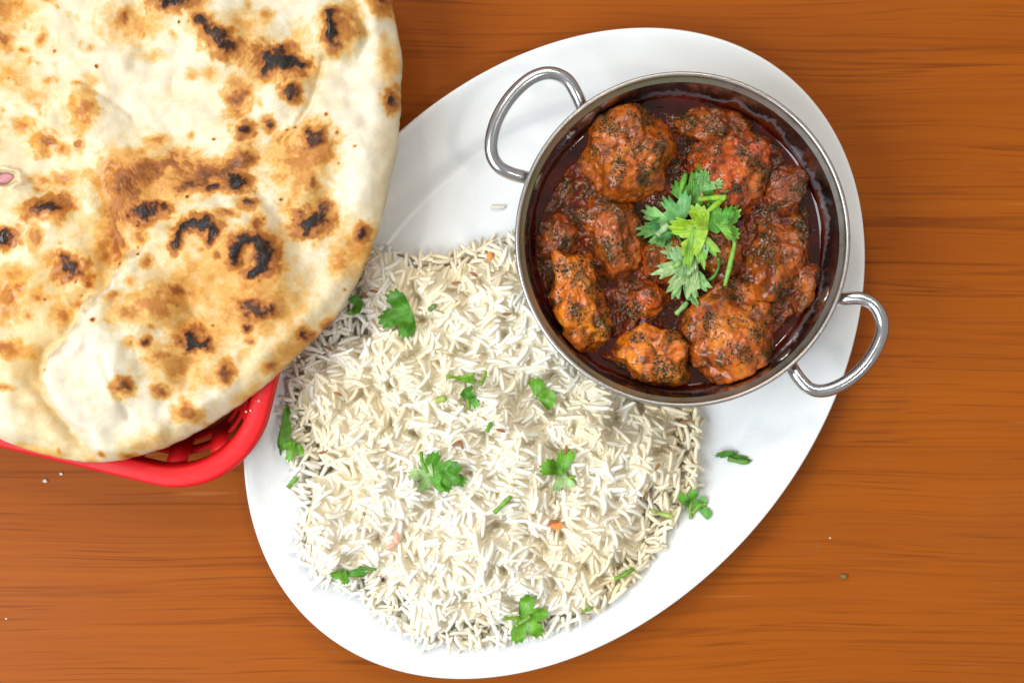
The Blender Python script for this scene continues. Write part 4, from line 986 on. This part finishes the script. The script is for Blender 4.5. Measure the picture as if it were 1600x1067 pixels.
# --- browning
spots = [(276, 4, 34, 15, 0, .95), (196, 28, 9, 15, 20, .62), (215, 40, 42, 26, 0, .36), (326, 42, 16, 9, 35, .9), (356, 74, 30, 20, 25, .85), (338, 58, 20, 10, 45, .7), (440, 97, 38, 19, 12, 1.0), (425, 108, 20, 18, 0, .8),
         (520, 28, 14, 9, -20, .85), (524, 62, 13, 22, 10, .95), (540, 45, 22, 30, 0, .55), (600, 8, 16, 13, 0, .75), (612, 157, 10, 15, 0, .85), (606, 95, 13, 30, 0, .34), (460, 148, 15, 14, 0, .85), (424, 198, 9, 10, 30, .78),
         (386, 208, 14, 13, -20, .85), (374, 155, 18, 26, 10, .66), (498, 226, 20, 26, -20, .8), (468, 250, 40, 36, 0, .50), (475, 280, 34, 32, 0, .40), (492, 292, 9, 14, 0, .66), (490, 350, 30, 19, -15, .95), (508, 328, 13, 18, 0, .78),
         (566, 366, 11, 14, 0, .85), (556, 388, 26, 36, 15, .40), (136, 178, 19, 26, 0, .50), (72, 65, 6, 13, 20, .45), (8, 66, 17, 13, 0, .58), (16, 15, 32, 26, 0, .42), (40, 82, 8, 5, 0, .42), (82, 130, 6, 5, 0, .42),
         (246, 220, 15, 8, 0, .5), (76, 224, 17, 14, -20, .62), (130, 228, 8, 13, 0, .56), (104, 237, 9, 10, 0, .52), (40, 200, 13, 12, 0, .45), (208, 275, 48, 26, 0, .64), (245, 258, 52, 16, 0, .56), (200, 290, 30, 22, 0, .68),
         (320, 272, 48, 18, -15, .66), (368, 254, 24, 14, -30, .62), (180, 325, 14, 50, 12, .54), (228, 332, 30, 19, 0, .88), (258, 326, 14, 8, 0, .8), (374, 287, 19, 14, 15, 1.0), (336, 296, 22, 7, -5, .86), (300, 286, 18, 8, 0, .72),
         (82, 326, 33, 16, -10, .86), (104, 280, 19, 10, 0, .46), (72, 284, 17, 8, 0, .46), (14, 373, 22, 15, 0, .92), (64, 372, 10, 18, 0, .5), (118, 418, 25, 20, 0, .86), (128, 426, 12, 10, 0, .7),
         (283, 380, 9, 20, 15, .92), (304, 352, 22, 12, -20, 1.0), (324, 352, 22, 13, 15, 1.0), (342, 362, 14, 12, 40, .95), (335, 380, 8, 10, 0, .85), (400, 376, 24, 13, 5, .98), (422, 402, 18, 26, -5, 1.0), (410, 425, 22, 12, -15, .98),
         (378, 392, 12, 16, 10, .98), (374, 412, 10, 12, 0, .85), (394, 322, 13, 10, 20, .8), (360, 336, 18, 8, 0, .62), (408, 352, 9, 13, 0, .64), (348, 400, 7, 9, 0, .6), (237, 411, 8, 12, 0, .52), (345, 425, 95, 58, 0, .28), (400, 480, 66, 40, -10, .42),
         (412, 488, 28, 16, 10, .8), (398, 475, 16, 10, 0, .75), (394, 513, 9, 9, 0, .82), (396, 534, 7, 7, 0, .58), (478, 524, 11, 11, 0, .85), (306, 530, 18, 20, -20, .98), (324, 538, 12, 9, 0, .85), (358, 582, 13, 17, 0, .70), (242, 536, 7, 8, 0, .78),
         (208, 604, 13, 13, 0, .74), (262, 610, 11, 9, 0, .68), (298, 642, 17, 16, 0, .60), (428, 572, 15, 8, -30, .58), (220, 536, 9, 8, 0, .5), (264, 556, 15, 15, 0, .52), (285, 572, 42, 28, 0, .42), (216, 488, 26, 15, -10, .48), (258, 474, 50, 26, -15, .48),
         (192, 464, 13, 6, -15, .5), (285, 456, 24, 9, 20, .62), (460, 548, 44, 22, -40, .34), (12, 545, 42, 13, 10, .52), (12, 603, 18, 5, 5, .5), (40, 452, 13, 10, 0, .52), (16, 470, 26, 28, 0, .46), (100, 490, 14, 16, 0, .5), (64, 464, 10, 8, 0, .5),
         (52, 492, 9, 8, 0, .46), (142, 444, 7, 6, 0, .62), (124, 476, 8, 6, 0, .5), (96, 704, 4, 6, 0, .5), (168, 708, 6, 5, 0, .52), (206, 712, 11, 6, 0, .58), (512, 508, 9, 9, 0, .6), (532, 408, 13, 22, 0, .46), (20, 120, 30, 20, 0, .3), (150, 130, 12, 9, 0, .35),
         (330, 120, 14, 9, 0, .35), (300, 118, 10, 7, 0, .36), (386, 45, 30, 18, 0, .3), (420, 30, 10, 12, 0, .42), (308, 12, 16, 10, 0, .6), (240, 90, 20, 8, 0, .28), (222, 370, 12, 12, 0, .55), (165, 390, 10, 26, 0, .45), (30, 430, 24, 12, 0, .4),
         (85, 405, 20, 10, 0, .34), (60, 150, 24, 14, 0, .3), (455, 320, 16, 16, 0, .4), (442, 470, 20, 16, 0, .4), (350, 520, 30, 18, 0, .34), (250, 560, 16, 10, 0, .4), (330, 590, 20, 14, 0, .34), (240, 690, 40, 14, -20, .24), (470, 60, 16, 20, 0, .26),
         (-60, 200, 40, 30, 0, .7), (-140, 350, 30, 40, 0, .8), (-100, 480, 40, 25, 0, .6), (-200, 180, 25, 30, 0, .8), (60, -80, 40, 30, 0, .8), (250, -150, 50, 30, 0, .7), (420, -80, 30, 40, 0, .85), (520, -60, 30, 20, 0, .6), (-60, -40, 50, 30, 0, .6)]
r9 = np.random.default_rng(9)
spots += [(float(r9.uniform(0, 590)), float(r9.uniform(0, 640)), float(r9.uniform(1.4, 2.6)), float(r9.uniform(1.4, 2.4)), 0, float(r9.uniform(.6, .95))) for _ in range(34)]
spots += [(float(r9.uniform(0, 420)), float(r9.uniform(0, 560)), float(r9.uniform(4, 9)), float(r9.uniform(3, 8)), float(r9.uniform(0, 90)), float(r9.uniform(.3, .5))) for _ in range(26)]
wx1 = fbm2(x, y, 1 / 16., 4, 51.0); wy1 = fbm2(x, y, 1 / 16., 4, 77.0); wx2 = fbm2(x, y, 1 / 5., 2, 91.0)
core = np.zeros_like(x); halo = np.zeros_like(x)
for cx, cy, rx, ry, ang_, I in spots:
    R_ = max(rx, ry) * 2.6; sel = np.nonzero((np.abs(x - cx) < R_) & (np.abs(y - cy) < R_))[0]
    if not len(sel): continue
    w_ = min(rx, ry) * .85
    dx = x[sel] - cx + w_ * wx1[sel]; dy = y[sel] - cy + w_ * wy1[sel]
    ca, sa = math.cos(math.radians(ang_)), math.sin(math.radians(ang_))
    r_ = np.sqrt(((dx * ca + dy * sa) / rx) ** 2 + ((-dx * sa + dy * ca) / ry) ** 2) + .22 * wx2[sel]
    k_ = I * smooth(1.62, .12, r_) ** .9
    core[sel] = np.maximum(core[sel], np.maximum(k_, .58 * I * smooth(1.95, .9, r_)))
    halo[sel] = 1 - (1 - halo[sel]) * (1 - .46 * min(1, I * 1.1) * smooth(2.4, .7, r_))
for pts_, wd_, I in [([(282, 384), (289, 364), (305, 352)], 6, .95), ([(325, 350), (340, 362), (336, 378)], 6, .95), ([(374, 410), (378, 390), (396, 379)], 9, .95), ([(412, 384), (424, 402), (412, 428), (398, 428)], 10, 1.0),
                     ([(316, 36), (330, 48), (345, 66), (368, 78)], 10, .85), ([(418, 110), (432, 94), (455, 95), (472, 106)], 12, .98), ([(518, 34), (522, 50), (524, 72)], 10, .9), ([(212, 300), (205, 275), (240, 262), (285, 262)], 20, .62),
                     ([(285, 292), (320, 282), (360, 272), (390, 248)], 14, .68), ([(186, 400), (180, 345), (200, 300)], 12, .56), ([(474, 352), (492, 356), (506, 340)], 12, .88), ([(490, 214), (502, 226)], 13, .82),
                     ([(300, 522), (310, 536), (326, 538)], 11, .95), ([(390, 480), (410, 490), (428, 486)], 13, .78)]:
    dl, _, _ = seg_dist(x + wd_ * 1.1 * wx1, y + wd_ * 1.1 * wy1, pts_); r_ = dl / wd_ + .22 * wx2
    core = np.maximum(core, np.maximum(I * smooth(1.7, .10, r_), .60 * I * smooth(2.1, .9, r_))); halo = 1 - (1 - halo) * (1 - .40 * I * smooth(3.4, .8, r_))
brown = np.maximum(core, np.clip(halo, 0, .6) * .54)
# freckles, more on the buttered left and on the raised flap
fre = smooth(.16, .60, fbm2(x, y, 1 / 24., 4, 33.0)) * .34
zone = np.clip(smooth(200, 60, x) * smooth(560, 380, y) + smooth(150, 40, np.hypot((x - 345) / 1.2, y - 470)) * .9 + .18, 0, 1)
brown = np.maximum(brown, fre * zone)
brown = np.maximum(brown, .26 * smooth(26, 4, dedge) * smooth(-.2, .3, fbm2(x, y, 1 / 40., 2, 61.0)) * smooth(300, 420, y))
gold_ = np.clip(.16 * smooth(520, 300, x) * smooth(420, 250, y) + .65 * smooth(240, 40, x) * smooth(570, 420, y) + .55 * smooth(.0, .5, fbm2(x, y, 1 / 90., 3, 18.0)) * smooth(640, 480, x) + .5 * smooth(45, 8, dedge) + .6 * smooth(140, 60, np.hypot((x - 380) / 1.2, y - 470)), 0, 1) * .8
brown = np.maximum(brown, .15 * smooth(-110, -14, sdist) * smooth(3, -8, sdist) * smooth(270, 180, x))
gold_ = np.clip(gold_ + .9 * smooth(-130, -20, sdist) * smooth(2, -8, sdist) * smooth(260, 160, x) * smooth(640, 560, y), 0, 1)
gold_ *= 1 - .8 * smooth(2, 14, sdist) * smooth(95, 45, sdist) * smooth(3, 8, amp)
gold_ *= 1 - .85 * smooth(95, 40, np.hypot(x - 140, (y - 560) * .8)) - .0
butter = np.clip(smooth(260, 120, x) * smooth(560, 440, y) + .8 * smooth(.1, .4, fbm2(x, y, 1 / 70., 2, 15.0)) * smooth(430, 300, y) + .5 * smooth(.6, .9, brown), 0, 1)
zmm = zmm + 1.9 * smooth(.35, .95, core) * rnd + .25 * smooth(.5, .9, core) * fbm2(x, y, 1 / 5., 2, 40.0)
z_ = zmm / 1000.
f_ = (D - NZ) / D / K
VX = (x - 800) * f_; VY = (533.5 - y) * f_
V = np.stack([VX, VY, z_], 1)
# underside
und = [(1.0, 0.0), (.985, -2.4), (.95, -3.4), (.8, -3.6), (.4, -3.6), (.02, -3.6)]
zed = zmm.reshape(NRr, NA)[-1]; Vu = []
for t_, dz in und[1:]:
    xx = nc[0] + t_ * RR * np.cos(ta); yy = nc[1] + t_ * RR * np.sin(ta)
    zz = np.full(NA, 49.3 + dz); lx, ly = xx - 25, yy - 386
    e1 = lx * math.cos(math.radians(12)) + ly * math.sin(math.radians(12)); e2 = lx * math.sin(math.radians(12)) - ly * math.cos(math.radians(12))
    zz = zz - 1.1 * (np.clip(np.maximum(e1 - 430, 0) / 100., 0, 2.5) + np.clip(np.maximum(e2 - 300, 0) / 100., 0, 3)) ** 1.5
    Vu.append(np.stack([(xx - 800) * f_, (533.5 - yy) * f_, zz / 1000.], 1))
V = np.concatenate([V] + Vu); nrows = NRr + len(Vu)
ext = lambda A, v_: np.concatenate([A, np.full(len(V) - len(A), v_)])
brown, gold_, butter = ext(brown, .12), ext(gold_, .5), ext(butter, 0)
F = grid_faces(nrows, NA, True)
V = np.concatenate([V, V[:1] * 0 + V[:NA].mean(0)[None], V[-NA:].mean(0)[None]])
brown, gold_, butter = [np.concatenate([a_, a_[:1], a_[-1:]]) for a_ in (brown, gold_, butter)]
k = np.arange(NA); k2 = (k + 1) % NA
Fc = np.concatenate([np.stack([k2, k, np.full(NA, len(V) - 2)], 1), np.stack([(nrows - 1) * NA + k, (nrows - 1) * NA + k2, np.full(NA, len(V) - 1)], 1)])
loc = np.array([bcen[0], bcen[1], .045])
me = npmesh('naan_bread', V - loc, [F[:, ::-1], Fc[:, ::-1]], attrs={'brown': brown, 'gold': gold_, 'butter': butter})
bm = bmesh.new(); bm.from_mesh(me); bmesh.ops.recalc_face_normals(bm, faces=bm.faces); bm.to_mesh(me); bm.free()
o = link('naan_bread', me, M_naan); o.location = loc
tag(o, 'large charred and blistered naan flatbread in the red basket', 'bread')
# bit of onion showing in the tear
p = P(6, 281, .053); V, F = blob(pxs(17, .05), pxs(9, .05), .0016, 4, .25); o = link('onion_piece', npmesh('onion_piece', V, F), M_onion); o.location = (p[0], p[1], .0543); o.rotation_euler.z = .3
tag(o, 'purple onion piece showing in the tear of the naan', 'onion')
